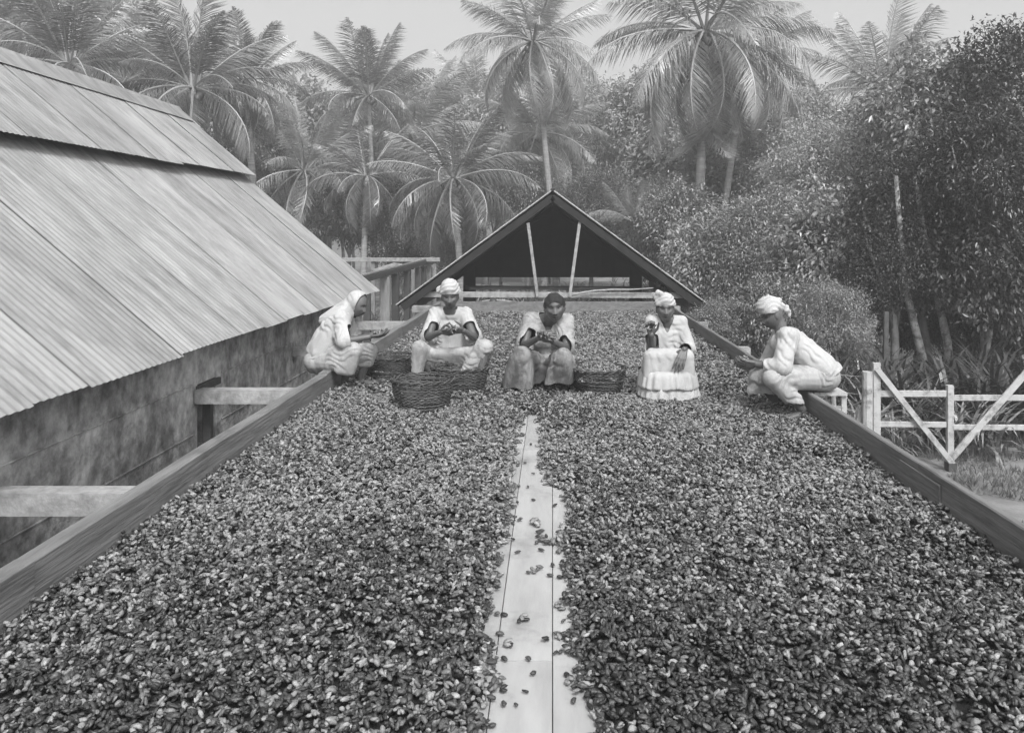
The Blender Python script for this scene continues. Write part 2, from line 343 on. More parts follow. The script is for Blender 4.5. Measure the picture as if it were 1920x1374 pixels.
# things on the ledge behind the end board
ld = MB().block(-2.1, 2.1, 15.42, 16.3, .07, .1).build('ledge', M['grey_wood'], ro)

# ------------------------------------------------------------------ gate and fence, right
GT = 9.8
def Z(v, Y=GT): return 1.5 - (v - V0) * Y / F
def X(u, Y=GT): return (u - U0) * Y / F
gp = MB().box((X(1627), GT + .02, GZ - .1), (X(1628), GT + .02, Z(697)), (0, 1, 0), .115, .115, .03).build('fence_post', M['white'], None)
tag(gp, 'stout rounded whitewashed fence post beside the gate hinge', 'post')
tag(MB().box((X(1600), GT + .12, GZ), (X(1622), GT + .12, Z(765)), (0, 1, 0), .07, .07).build('stay_post', M['white'], None), 'pale leaning stay bracing the whitewashed fence post', 'post')
g1 = empty('gate', (X(1640), GT, GZ), 'whitewashed timber gate with one long diagonal brace, hung on the stout post', 'gate')
MB().box((X(1643), GT, GZ + .02), (X(1643), GT, Z(680)), (0, 1, 0), .085, .06).build('stile', M['white'], g1)
MB().box((X(1781), GT, GZ + .03), (X(1781), GT, Z(722)), (0, 1, 0), .075, .06).build('stile', M['white'], g1)
MB().box((X(1650), GT + .004, Z(738)), (X(1774), GT + .004, Z(738)), w=.03, h=.075).build('rail', M['white'], g1)
MB().box((X(1650), GT + .004, Z(795)), (X(1774), GT + .004, Z(796)), w=.03, h=.065).build('rail', M['white'], g1)
MB().box((X(1641), GT - .05, Z(690)), (X(1783), GT - .05, Z(868)), (0, 1, 0), .065, .03).build('brace', M['white'], g1)
g2 = empty('gate', (X(1900), GT + .2, GZ), 'second gate leaf with rising diagonal brace at the right edge', 'gate')
MB().box((X(1789), GT + .2, Z(752)), (X(2010), GT + .2, Z(752)), w=.03, h=.07).build('rail', M['white'], g2)
MB().box((X(1789), GT + .2, Z(808)), (X(2010), GT + .2, Z(809)), w=.03, h=.065).build('rail', M['white'], g2)
MB().box((X(1790), GT + .15, Z(872)), (X(1940), GT + .15, Z(700)), (0, 1, 0), .08, .03).build('brace', M['white'], g2)
MB().box((X(2015), GT + .2, GZ), (X(2015), GT + .2, Z(722)), (0, 1, 0), .09, .07).build('stile', M['white'], g2)
tag(MB().box((X(1781), GT - .02, GZ - .02), (X(1781), GT - .02, GZ + .09), (0, 1, 0), .1, .12).build('gate_block', M['dark_wood'], None), 'short dark block in the ground where the two gates meet', 'block')
tag(MB().box((X(1700), GT + 1.2, GZ + .04), (X(1960), GT + .6, GZ + .04), w=.1, h=.1).build('ground_beam', M['grey_wood'], None), 'long weathered beam lying on the ground behind the gate', 'beam')
wf = empty('wire_fence', (X(1600), GT + .3, GZ), 'three thin sagging fence wires running left from the white post', 'fence')
for v0, v1 in ((710, 707), (738, 741), (775, 772)):
    pts = [Vector((X(1450) + (X(1622) - X(1450)) * t, GT + 1.3 - 1.27 * t, Z(v0) + (Z(v1) - Z(v0)) * t - .12 * t * (1 - t))) for t in np.linspace(0, 1, 10)]
    MB().tube(pts, .004, 4).build('wire', M['white'], wf)
wp = X(1450); 0 and MB().box((wp, GT + 1.32, GZ), (wp, GT + 1.32, .1), (0, 1, 0), .09, .09).build('post', M['grey_wood'], wf)
tag(MB().box((P(1659, 0, 12.6).x, 12.6, GZ), (P(1661, 0, 12.6).x, 12.6, 1.5 - 150 * 12.6 / F), (0, 1, 0), .07, .07).build('old_post', M['dark_wood'], None), 'dark old post among leaves behind the gate, left of the slim trunks', 'post')

# ================================================================== BEANS
def bean_mesh(name, L=.033, W=.019, T=.013, seed=0, lumps=1):
    rnd = random.Random(seed); v = []; f = []
    for q in range(lumps):
        n, mrows = 7, 5; base = len(v)
        off = Vector((rnd.uniform(-.012, .012), rnd.uniform(-.012, .012), rnd.uniform(0, .008))) if q else Vector((0, 0, 0))
        rot = Euler((rnd.uniform(-.5, .5), rnd.uniform(-.5, .5), rnd.uniform(0, 6))).to_matrix() if q else Matrix.Identity(3)
        bend = rnd.uniform(-.2, .25)
        for j in range(mrows):
            ph = math.pi * (j + .5) / mrows; x = -math.cos(ph); r = math.sin(ph) ** .8
            for i in range(n):
                t = 2 * math.pi * i / n
                p = Vector((x * L / 2, r * math.cos(t) * W / 2 * (1 - .12 * x) + bend * W * x * x, r * math.sin(t) * T / 2)) * (1 + rnd.uniform(-.17, .15))
                v.append(rot @ p + off)
        f += [(base+j*n+i, base+j*n+(i+1) % n, base+(j+1)*n+(i+1) % n, base+(j+1)*n+i) for j in range(mrows-1) for i in range(n)]
        f += [tuple(base + i for i in range(n-1, -1, -1)), tuple(base + (mrows-1)*n + i for i in range(n))]
    me = bpy.data.meshes.new(name); me.from_pydata([tuple(p) for p in v], [], f); me.update(); me.materials.append(M['bean'])
    me.polygons.foreach_set('use_smooth', [True] * len(me.polygons))
    return me
BEANS = [bean_mesh('bean', seed=1), bean_mesh('bean', L=.03, W=.021, T=.015, seed=2), bean_mesh('bean', L=.037, W=.018, T=.012, seed=3),
         bean_mesh('bean', L=.028, W=.02, T=.016, seed=4), bean_mesh('bean', seed=5, lumps=3), bean_mesh('bean', L=.03, seed=6, lumps=2)]
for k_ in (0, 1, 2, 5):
    me_ = BEANS[k_].copy(); me_.materials.clear(); me_.materials.append(M['bean_dark']); BEANS.append(me_)
NB = len(BEANS)
# bare strip of floor: edges in x as functions of distance, from the photograph's outline
sv = [(780, 992, 999), (800, 986, 1001), (830, 980, 1004), (860, 977, 1000), (900, 973, 1010), (925, 975, 1044), (960, 972, 1052), (985, 972, 1050), (1000, 968, 1040), (1020, 958, 1030), (1050, 950, 1042), (1080, 950, 1046),
      (1120, 942, 1050), (1160, 935, 1050), (1200, 928, 1052), (1260, 950, 1058), (1300, 948, 1072), (1340, 928, 1085), (1420, 915, 1095), (1600, 900, 1110)]
def on_floor(v): return F * (H - FZ) / (v - V0)
sY = np.array([on_floor(a) for a, b, c in sv])[::-1]; sL = np.array([(b - 7 - U0) * on_floor(a) / F for a, b, c in sv])[::-1]; sR = np.array([(c + 7 - U0) * on_floor(a) / F for a, b, c in sv])[::-1]
def strip_dist(x, y):
    """how far outside the bare strip (m); negative inside"""
    l = np.interp(y, sY, sL); r = np.interp(y, sY, sR)
    l = l + .018 * np.sin(y * 23) + .012 * np.sin(y * 51 + 1); r = r + .018 * np.sin(y * 19 + 2) + .012 * np.sin(y * 47)
    d = np.maximum(l - x, x - r); end = sY[-1]
    return np.where(y > end, np.hypot(np.maximum(d, 0), y - end), d)
def nz2(x, y, s, seed):
    return np.array([mn.noise((a * s, b * s, seed)) for a, b in zip(x, y)])
def surf_h(x, y):
    """bean surface height over z=0"""
    d = strip_dist(x, y)
    ramp = np.clip((d - .0) / .16, 0, 1)
    h = .03 * nz2(x, y, 1.5, 3) + .03 * nz2(x, y * .6, 4.5, 8) + .02 * nz2(x, y, 10, 5) + .008 * np.sin((x + .12 * nz2(x, y, 1.2, 41)) * 42) * np.clip(nz2(x, y, .9, 33) + .4, 0, 1)
    side = np.clip((np.abs(x) - (TW - .25)) / .25, 0, 1) * .02
    holes = np.clip(nz2(x, y, 2.2, 77) - .55, 0, 1) * .1
    return (FZ + .006) + (h + side - holes - FZ + .0) * ramp
gxs = np.linspace(-TW + .002, TW - .002, 130); gys = np.linspace(1.6, 15.3, 420)
GX, GYY = np.meshgrid(gxs, gys); fx, fy = GX.ravel(), GYY.ravel()
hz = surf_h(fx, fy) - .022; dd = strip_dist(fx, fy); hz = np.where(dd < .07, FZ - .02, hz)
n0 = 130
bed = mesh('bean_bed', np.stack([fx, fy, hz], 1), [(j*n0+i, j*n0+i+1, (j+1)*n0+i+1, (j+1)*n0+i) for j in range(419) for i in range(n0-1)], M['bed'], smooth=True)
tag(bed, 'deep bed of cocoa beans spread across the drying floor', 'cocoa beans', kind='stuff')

rng = np.random.default_rng(4)
def scatter(y0, y1, dens, sc):
    n = int((y1 - y0) * 2 * TW * dens)
    x = rng.uniform(-TW + .01, TW - .01, n); y_ = rng.uniform(y0, y1, n); return x, y_, np.full(n, sc)
secs = [(1.7, 4.5, 3700, .9), (4.5, 7.5, 3200, .94), (7.5, 10.5, 2300, 1.06), (10.5, 15.28, 1500, 1.3)]
xs, ys, ss = [np.concatenate(q) for q in zip(*[scatter(*s) for s in secs])]
d = strip_dist(xs, ys); keep = (d > .02) | ((d > -.015) & (rng.random(len(xs)) < .1)); xs, ys, ss, d = xs[keep], ys[keep], ss[keep], d[keep]
zs = surf_h(xs, ys) + rng.uniform(-.02, .016, len(xs)) * np.clip(d / .1, 0, 1) + .003
clump = nz2(xs, ys, 8, 21)
ss = ss * rng.uniform(.7, 1.25, len(xs)) * (1 + .25 * (rng.random(len(xs)) < .03))
idx = rng.integers(0, 6, len(xs)); idx = np.where((idx == 4) & (clump < -.1), 0, idx); idx = np.where((clump > .35) & (rng.random(len(xs)) < .5), 4, idx)
darker = rng.random(len(xs)) < np.clip(.17 + .6 * nz2(xs, ys, .8, 61) + .5 * np.clip((4.6 - ys) / 1.6, 0, 1), .05, .85); idx = np.where(darker, 6 + (idx % 4), idx)  # foreground darkening put into bean colour: more dark copies near the camera
rot = np.stack([rng.normal(0, .55, len(xs)), rng.normal(0, .5, len(xs)), rng.uniform(0, 6.283, len(xs))], 1)
flat = np.clip(d / .05, 0.1, 1)[:, None]; rot[:, :2] *= flat

# loose beans lying on the bare planks: single things
random.seed(8); loose = []
def loose_bean(k, x, y_, s, z=None):
    o = bpy.data.objects.new('cocoa_bean', BEANS[k]); C.objects.link(o)
    o.location = (x, y_, FZ + .007 * s + (.004 if k > 3 else 0) if z is None else z); o.rotation_euler = (random.uniform(-.1, .1), random.uniform(-.1, .1), random.uniform(0, 6.28)); o.scale = (s, s, s)
    lb, gr = (('small clump of stuck cocoa beans lying on the bare floor strip', 'stuck clumps of beans on the bare floor strip') if k in (4, 5, 9) else
              ('single dark cocoa bean lying loose on the bare floor strip', 'dark loose beans on the bare floor strip') if k > 5 else ('single pale cocoa bean lying loose on the bare floor strip', 'pale loose beans on the bare floor strip'))
    tag(o, lb, 'cocoa bean', gr); loose.append(o); return o
src = []
spots = [(1007, 983, 1.5, 4), (1010, 988, 1.3, 5), (1001, 981, 1.2, 4), (1015, 998, 1, 0), (1010, 1000, 1, 1), (1024, 1008, 1, 2), (1008, 1009, 1, 3), (1021, 1017, 1.5, 4), (1028, 1021, 1.3, 5), (1006, 1020, 1, 1), (1015, 1034, 1, 2),
         (971, 1038, 1, 0), (1003, 1075, 1.1, 5), (1008, 1070, 1, 4), (990, 1076, .8, 3), (978, 1164, 1.2, 5), (974, 1168, 1, 0), (985, 1166, 1, 2), (937, 1192, 1.1, 1), (950, 1214, 1.2, 5), (958, 1213, 1, 0), (945, 1239, 1, 3), (991, 1238, .9, 1), (1001, 1266, .9, 1),
         (1042, 1227, .8, 2), (1064, 1284, 1.1, 5), (945, 1324, 1, 0), (985, 1300, .7, 2), (1031, 1082, 1, 0), (1036, 1062, 1, 2), (1012, 1002, 1, 0), (968, 1325, .7, 3), (1000, 940, .9, 1), (1040, 950, 1, 2), (990, 915, .9, 0), (1000, 890, .8, 3), (985, 870, .9, 0), (995, 835, .9, 1)]
for u, v, s, k in spots:
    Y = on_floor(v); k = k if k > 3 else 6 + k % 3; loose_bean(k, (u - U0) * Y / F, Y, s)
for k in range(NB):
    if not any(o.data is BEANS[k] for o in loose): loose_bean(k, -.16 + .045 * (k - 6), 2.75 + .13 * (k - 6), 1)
SRC = [next(o for o in loose if o.data is BEANS[k]) for k in range(NB)]

def instancer(name, pts, rot_, scl, idx_, label, cat, parent=None):
    """one 'stuff' object: beans instanced on points with geometry nodes; the sources are beans that lie in the scene"""
    me = bpy.data.meshes.new(name); off = np.array(woff(parent)) if parent is not None else 0
    me.from_pydata((np.asarray(pts) - off).tolist(), [], []); me.update()
    a = me.attributes.new('rot', 'FLOAT_VECTOR', 'POINT'); a.data.foreach_set('vector', np.asarray(rot_, dtype=np.float32).ravel())
    a = me.attributes.new('scl', 'FLOAT', 'POINT'); a.data.foreach_set('value', np.asarray(scl, dtype=np.float32))
    a = me.attributes.new('idx', 'INT', 'POINT'); a.data.foreach_set('value', np.asarray(idx_, dtype=np.int32))
    o = bpy.data.objects.new(name, me); C.objects.link(o); o.parent = parent
    tag(o, label, cat, kind='stuff')
    ng = bpy.data.node_groups.new(name + '_nodes', 'GeometryNodeTree')
    ng.interface.new_socket('Geometry', in_out='INPUT', socket_type='NodeSocketGeometry'); ng.interface.new_socket('Geometry', in_out='OUTPUT', socket_type='NodeSocketGeometry')
    N, L = ng.nodes, ng.links; gi = N.new('NodeGroupInput'); go = N.new('NodeGroupOutput'); jn = N.new('GeometryNodeJoinGeometry')
    def na(nm, ty):
        q = N.new('GeometryNodeInputNamedAttribute'); q.data_type = ty; q.inputs[0].default_value = nm; return q.outputs[0]
    ar, as_, ai = na('rot', 'FLOAT_VECTOR'), na('scl', 'FLOAT'), na('idx', 'INT')
    for k in range(NB):
        oi = N.new('GeometryNodeObjectInfo'); oi.inputs[0].default_value = SRC[k]; oi.transform_space = 'ORIGINAL'; oi.inputs['As Instance'].default_value = True
        ip = N.new('GeometryNodeInstanceOnPoints'); cp = N.new('FunctionNodeCompare'); cp.data_type = 'INT'; cp.operation = 'EQUAL'
        L.new(ai, cp.inputs[2]); cp.inputs[3].default_value = k
        L.new(gi.outputs[0], ip.inputs['Points']); L.new(cp.outputs[0], ip.inputs['Selection']); L.new(oi.outputs['Geometry'], ip.inputs['Instance'])
        L.new(ar, ip.inputs['Rotation']); L.new(as_, ip.inputs['Scale']); L.new(ip.outputs[0], jn.inputs[0])
    L.new(jn.outputs[0], go.inputs[0])
    md = o.modifiers.new('beans', 'NODES'); md.node_group = ng
    return o
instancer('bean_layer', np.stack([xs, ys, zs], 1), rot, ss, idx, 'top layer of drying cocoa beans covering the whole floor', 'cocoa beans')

def handful(c, r, label, n=46):
    pts = rng.normal(0, .45, (n, 3)); pts /= np.maximum(1, np.linalg.norm(pts, axis=1))[:, None]
    pts = pts * np.array([r, r, r * .55]) + np.array(c)
    ro_ = rng.uniform(0, 6, (n, 3)); return instancer('handful_of_beans', pts, ro_, rng.uniform(.75, 1.15, n), rng.integers(0, 4, n), label, 'cocoa beans')

# ------------------------------------------------------------------ baskets
def basket(c, r, h, label, seed, base=.72, rows=19, stakes=26, tilt=0):
    b = empty('wicker_basket', c, label, 'basket', 'wicker baskets among the sorters')
    rnd = random.Random(seed)
    prof = lambda t: r * (base + (1 - base) * (t ** .55))
    mb = MB(); n = stakes * 2
    for k in range(rows):
        t = (k + .5) / rows; z = h * t; pts = []; ph = rnd.uniform(0, 6)
        for i in range(n + 1):
            a = 2 * math.pi * i / n
            rr = prof(t) + (.0045 if (i + k) % 2 else -.0045) + .002 * math.sin(3 * a + ph)
            pts.append(Vector((rr * math.cos(a), rr * math.sin(a) * 1.0, z + .006 * math.sin(2 * a + ph) + rnd.uniform(-.002, .002))))
        mb.tube(pts, h / rows * .6, 5, cap=False)
    mb.build('woven_side', M['withy'], b, True, world=False)
    for i in range(stakes):
        a = 2 * math.pi * (i + .5) / stakes * 1.0
        pts = [Vector((prof(t) * math.cos(a), prof(t) * math.sin(a), h * t)) for t in (0, .33, .66, 1.0)]
        MB().tube(pts, .006, 5).build('stake', M['withy'], b, True, world=False)
    mb = MB()                              # scalloped border of bent stake ends
    m_ = 17
    for i in range(m_):
        a0 = 2 * math.pi * i / m_; pts = []
        for q in range(8):
            tt = q / 7; a = a0 + tt * 2 * math.pi / m_ * 1.45
            pts.append(Vector(((r + .006 + .008 * math.sin(tt * 6)) * math.cos(a), (r + .006 + .008 * math.sin(tt * 6)) * math.sin(a), h * .97 + .024 * math.sin(math.pi * tt))))
        mb.tube(pts, .0075, 5)
    mb.build('rim', M['withy'], b, True, world=False)
    mb = MB()
    for k in range(9):
        rr = r * base * (1 - k / 9.0)
        mb.tube([Vector((rr * math.cos(a), rr * math.sin(a), .012 + .004 * (i % 2))) for i, a in enumerate(np.linspace(0, 2*math.pi, 25))], .016, 5, cap=False)
    mb.build('base', M['withy'], b, True, world=False)
    return b
def gpt(u, v): Y = F * H / (v - V0); return Vector(((u - U0) * Y / F, Y, 0))
q = gpt(786, 772); basket((q.x, q.y + .19, -.02), .258, .255, 'empty wicker basket standing nearest the camera', 1, rows=20)
q = gpt(856, 742); basket((q.x + .01, q.y + .2, -.02), .265, .25, 'wicker basket tucked between the front basket and the woman with bundled white cap', 2, base=.66)
q = gpt(728, 708); basket((q.x - .01, q.y + .1, -.02), .262, .22, 'low wicker basket behind the hooded woman, against the left rail', 3, base=.74)
q = gpt(1125, 742); b4 = basket((q.x, q.y + .2, -.02), .25, .235, 'wicker basket heaped with beans beside the seated woman in ruffled skirt', 4, base=.66, rows=19)
n = 1500; a = rng.uniform(0, 6.283, n); rr = .235 * np.sqrt(rng.random(n))
pts = np.stack([q.x + rr * np.cos(a), q.y + .2 + rr * np.sin(a), .15 + .095 * (1 - (rr / .235) ** 2) + rng.uniform(-.02, .015, n) + .02 * np.sin(a * 3)], 1)
instancer('basket_beans', pts, rng.uniform(0, 6, (n, 3)), rng.uniform(.8, 1.2, n), rng.integers(0, 6, n), 'heap of cocoa beans filling the right-hand basket', 'cocoa beans')
for cx, cy, rad, nn, lb in ((gpt(786, 772).x, gpt(786, 772).y + .19, .17, 260, 'few beans in the bottom of the front basket'),):
    a = rng.uniform(0, 6.283, nn); rr = rad * np.sqrt(rng.random(nn))
    instancer('basket_beans', np.stack([cx + rr*np.cos(a), cy + rr*np.sin(a), .02 + rng.uniform(0, .03, nn)], 1), rng.uniform(0, 6, (nn, 3)), np.full(nn, 1.), rng.integers(0, 6, nn), lb, 'cocoa beans')

# ================================================================== PEOPLE
def cap(a, b, ra, rb, n=14, rings=4):
    a = Vector(a); b = Vector(b); d = b - a; L = d.length
    if L < 1e-6: b = a + Vector((0, 0, 1e-4)); d = b - a
    d = d.normalized(); ref = Vector((0, 0, 1)) if abs(d.z) < .9 else Vector((1, 0, 0))
    s = d.cross(ref).normalized(); t = d.cross(s); v = []; 
    prof = [(a - d * ra * math.cos(q), ra * math.sin(q)) for q in [math.pi / 2 * (i + .35) / (rings + .35) for i in range(rings + 1)]] + \
           [(b + d * rb * math.sin(q), rb * math.cos(q)) for q in [math.pi / 2 * i / (rings + .35) for i in range(rings + 1)]]
    for p, r in prof: v += [p + (s * math.cos(k) + t * math.sin(k)) * r for k in (2 * math.pi * i / n for i in range(n))]
    m_ = len(prof)
    f = [(j*n+i, (j+1)*n+i, (j+1)*n+(i+1) % n, j*n+(i+1) % n) for j in range(m_-1) for i in range(n)] + [tuple(range(n)), tuple(range((m_-1)*n+n-1, (m_-1)*n-1, -1))]
    return v, f
def ell(c, r, rot=None, n=20, m_=14):
    v = []; rot = rot or Matrix.Identity(3); c = Vector(c)
    for j in range(m_):
        ph = math.pi * (j + .5) / m_
        v += [c + rot @ Vector((r[0] * math.sin(ph) * math.cos(k), r[1] * math.sin(ph) * math.sin(k), r[2] * math.cos(ph))) for k in (2 * math.pi * i / n for i in range(n))]
    f = [(j*n+i, (j+1)*n+i, (j+1)*n+(i+1) % n, j*n+(i+1) % n) for j in range(m_-1) for i in range(n)] + [tuple(range(n)), tuple(range((m_-1)*n+n-1, (m_-1)*n-1, -1))]
    return v, f
def hull(balls):
    bm = bmesh.new()
    for c, r in balls:
        v, f = ell(c, (r, r, r), None, 10, 7)
        for p in v: bm.verts.new(p)
    res = bmesh.ops.convex_hull(bm, input=bm.verts)
    bmesh.ops.delete(bm, geom=[e for e in bm.verts if not e.link_faces], context='VERTS')
    bm.verts.index_update(); v = [p.co.copy() for p in bm.verts]; f = [tuple(q.index for q in fa.verts) for fa in bm.faces]; bm.free(); return v, f

def remesh(name, prims, vox, m, parent, smooth=4, fn=None, cut=None, attr=None, thick=0):
    mb = MB()
    for v, f in prims: mb.add(v, f)
    me = bpy.data.meshes.new(name); me.from_pydata(mb.v, [], mb.f); me.update()
    tmp = bpy.data.objects.new('tmp', me); C.objects.link(tmp)
    r = tmp.modifiers.new('r', 'REMESH'); r.mode = 'VOXEL'; r.voxel_size = vox; r.use_smooth_shade = True
    if smooth:
        s = tmp.modifiers.new('s', 'SMOOTH'); s.iterations = smooth; s.factor = .5
    dg = bpy.context.evaluated_depsgraph_get()
    out = bpy.data.meshes.new_from_object(tmp.evaluated_get(dg)); bpy.data.objects.remove(tmp); bpy.data.meshes.remove(me)
    out.name = name; n = len(out.vertices); co = np.empty(n * 3); out.vertices.foreach_get('co', co); co = co.reshape(-1, 3)
    if fn:
        no = np.empty(n * 3); out.vertices.foreach_get('normal', no); no = no.reshape(-1, 3)
        co = co + no * fn(co, no)[:, None]
    if attr is not None:
        at = out.attributes.new('mark', 'FLOAT', 'POINT'); at.data.foreach_set('value', attr(co).astype(np.float32))
    out.vertices.foreach_set('co', (co - np.array(woff(parent))).ravel()); out.update()
    if cut is not None:
        kill = cut(co); bm = bmesh.new(); bm.from_mesh(out); bm.verts.ensure_lookup_table()
        bmesh.ops.delete(bm, geom=[bm.verts[i] for i in np.nonzero(kill)[0]], context='VERTS')
        for _ in range(8):
            new = {}
            for vv in bm.verts:
                if vv.is_boundary:
                    nb_ = [e.other_vert(vv).co for e in vv.link_edges if e.is_boundary]
                    if len(nb_) == 2: new[vv] = vv.co * .4 + (nb_[0] + nb_[1]) * .3
            for vv, c_ in new.items(): vv.co = c_
        bm.to_mesh(out); bm.free()
    o = link(name, out, m, parent, True)
    if thick:
        sm = o.modifiers.new('thick', 'SOLIDIFY'); sm.thickness = thick; sm.offset = -1
    return o

def folds(amp, lam, dirs, seed=0, warp=2.3):
    """soft pleats: warped waves running across the given directions, each in its own patches"""
    def fn(co, no):
        out = np.zeros(len(co)); ds = [np.array(d_) / np.linalg.norm(d_) for d_ in dirs]
        for i, p in enumerate(co):
            x, y_, z = p * 4.5
            w1 = mn.noise((x + seed, y_, z * .8)); w2 = mn.noise((x * 2.3, y_ * 2.3 + seed, z * 2)); t = 0
            for k, d_ in enumerate(ds):
                mk = mn.noise((x * 1.3 + 11 * k + seed, y_ * 1.3, z * 1.1 + 5 * k)) * 3.2 + .15; mk = min(1, max(0, mk))
                ph = 6.283 * (p @ d_) / lam + 6.283 * warp * (w1 * 1.0 + w2 * .3)
                q = math.sin(ph + .5 * math.sin(ph)); t += mk * (q - .35 * abs(q))
            out[i] = t + .5 * w2
        return amp * .72 * out
    return fn
def opening(*planes):
    """cut a garment open beyond each plane (point, outward direction, reach)"""
    def c(co):
        k = np.zeros(len(co), bool)
        for p, d_, rad in planes:
            q = co - np.array(p); k |= ((q @ np.array(Vector(d_).normalized())) > 0) & (np.linalg.norm(q, axis=1) < rad)
        return k
    return c
def either(*fs): return lambda co: np.logical_or.reduce([f(co) for f in fs])

def hand_prims(wr, d, nrm, s=1.0, curl=.5, thumb=1, spread=.06, curls=None):
    """palm, four unequal bent fingers and a thumb; d = direction of the palm, nrm = the way the palm faces"""
    wr = Vector(wr); d = Vector(d).normalized(); nrm = Vector(nrm); nrm = (nrm - d * nrm.dot(d)).normalized(); sd_ = d.cross(nrm) * thumb
    out = []
    for i in range(4):
        o = (i - 1.5) * .0195 * s
        kn = wr + d * (.088 - .006 * abs(i - 1.3)) * s - sd_ * o
        out.append(cap(wr + d * .015 * s - sd_ * o * .62, kn, .0125 * s, .0115 * s, 8, 2))
        L = (.043, .047, .044, .035)[i] * s; dd = (d - sd_ * (i - 1.5) * spread).normalized(); p = kn
        cc = curl if curls is None else curls[i]
        for j, (fl, r0, r1) in enumerate(((1, .0098, .0088), (.68, .0088, .0078), (.5, .0078, .0066))):
            ax = dd.cross(nrm).normalized(); dd = (Matrix.Rotation(cc * (1, 1.25, .9)[j], 3, ax) @ dd).normalized()
            q_ = p + dd * L * fl; out.append(cap(p, q_, r0 * s, r1 * s, 8, 2)); p = q_
    t0 = wr + d * .02 * s + sd_ * .026 * s + nrm * .006 * s; dd = (d * .75 + sd_ * .75 + nrm * .35).normalized()
    t1 = t0 + dd * .044 * s; dd = (d * .9 + sd_ * .25 + nrm * .5).normalized(); t2 = t1 + dd * .032 * s; t3 = t2 + (dd + nrm * .2).normalized() * .026 * s
    out += [cap(t0, t1, .0135 * s, .0115 * s, 8, 2), cap(t1, t2, .0112 * s, .0098 * s, 8, 2), cap(t2, t3, .0098 * s, .0078 * s, 8, 2)]
    return out

def head_axes(fwd, up):
    f = Vector(fwd).normalized(); u = Vector(up); u = (u - f * u.dot(f)).normalized(); r = f.cross(u)
    return r, f, u
def head_prim(c, fwd, up, s=1.0):
    r, f, u = head_axes(fwd, up); n, m_ = 56, 44; v = []
    g_ = lambda t, w_: math.exp(-(t / w_) ** 2)
    for j in range(m_):
        ph = math.pi * (j + .5) / m_
        for i in range(n):
            th = 2 * math.pi * i / n
            x = math.sin(ph) * math.sin(th); y_ = math.sin(ph) * math.cos(th); z = math.cos(ph)
            X_ = x * .079; Y_ = y_ * .094; Z_ = z * .117
            if z < 0:
                X_ *= 1 - .22 * (-z) ** 1.6; 
                if y_ < 0: Y_ *= 1 - .25 * (-z)
            if y_ > 0:
                front = y_
                Y_ -= .006 * front * g_(z - .35, .9)
                Y_ += .024 * g_(X_, .0135) * max(0, min(1, (.018 - Z_) / .045)) * (1 if Z_ > -.032 else g_(Z_ + .032, .009)) * front
                for sx in (-1, 1):
                    Y_ += .014 * g_(X_ - sx * .017, .0095) * g_(Z_ + .029, .011)
                    Y_ -= .019 * g_(X_ - sx * .032, .017) * g_(Z_ - .012, .0125)
                    Y_ += .006 * g_(X_ - sx * .03, .022) * g_(Z_ - .034, .010)
                    Y_ += .006 * g_(X_ - sx * .044, .018) * g_(Z_ + .020, .018)
                Y_ += .017 * g_(X_, .027) * g_(Z_ + .051, .0075) + .018 * g_(X_, .024) * g_(Z_ + .068, .0085)
                Y_ -= .010 * g_(X_, .026) * g_(Z_ + .0592, .004)
                Y_ += .008 * g_(X_, .02) * g_(Z_ + .098, .014)
            v.append(Vector(c) + (r * X_ + f * Y_ + u * Z_) * s)
    fa = [(j*n+i, j*n+(i+1) % n, (j+1)*n+(i+1) % n, (j+1)*n+i) for j in range(m_-1) for i in range(n)] + [tuple(range(n-1, -1, -1)), tuple(range((m_-1)*n, m_*n))]
    rot = Matrix((r, f, u)).transposed()
    pr = [(v, fa)]
    for sx in (-1, 1):
        pr.append(ell(Vector(c) + (r * sx * .080 - f * .006 - u * .008) * s, (.0075 * s, .018 * s, .031 * s), rot, 10, 8))
    return pr
def head_marks(c, fwd, up, s=1.0):
    r, f, u = head_axes(fwd, up); c = Vector(c)
    def fn(co):
        q = (co - np.array(c)) / s; x = q @ np.array(r); y_ = q @ np.array(f); z = q @ np.array(u); fr = (y_ > .045) & (np.abs(x) < .07) & (np.abs(z) < .12)
        m_ = np.zeros(len(co))
        for sx in (-1, 1):
            m_ += np.exp(-((x - sx * .031) / .017) ** 2 - ((z - .0385) / .0055) ** 2) * .85       # brows
            m_ += np.exp(-((x - sx * .0095) / .005) ** 2 - ((z + .038) / .005) ** 2)             # nostrils
            m_ += np.exp(-((x - sx * .031) / .016) ** 2 - ((z - .013) / .0062) ** 2) * .85         # lashes
        m_ += np.exp(-(x / .024) ** 2 - ((z + .0592) / .0052) ** 2) + .35 * np.exp(-(x / .022) ** 2 - ((z + .066) / .007) ** 2)
        return np.clip(m_, 0, 1) * fr
    return fn
def eyes(c, fwd, up, s, parent):
    r, f, u = head_axes(fwd, up); rot = Matrix((r, f, u)).transposed()
    for sx in (-1, 1):
        p = Vector(c) + (r * sx * .031 + f * .0695 + u * .011) * s
        v, fa = ell(p, (.0115 * s, .0065 * s, .0042 * s), rot, 12, 8); e = mesh('eye', v, fa, M['eye'], parent, True)
        v, fa = ell(p + f * .0040 * s, (.0050 * s, .0034 * s, .0042 * s), rot, 10, 6); mesh('iris', v, fa, M['hair'], e, True)

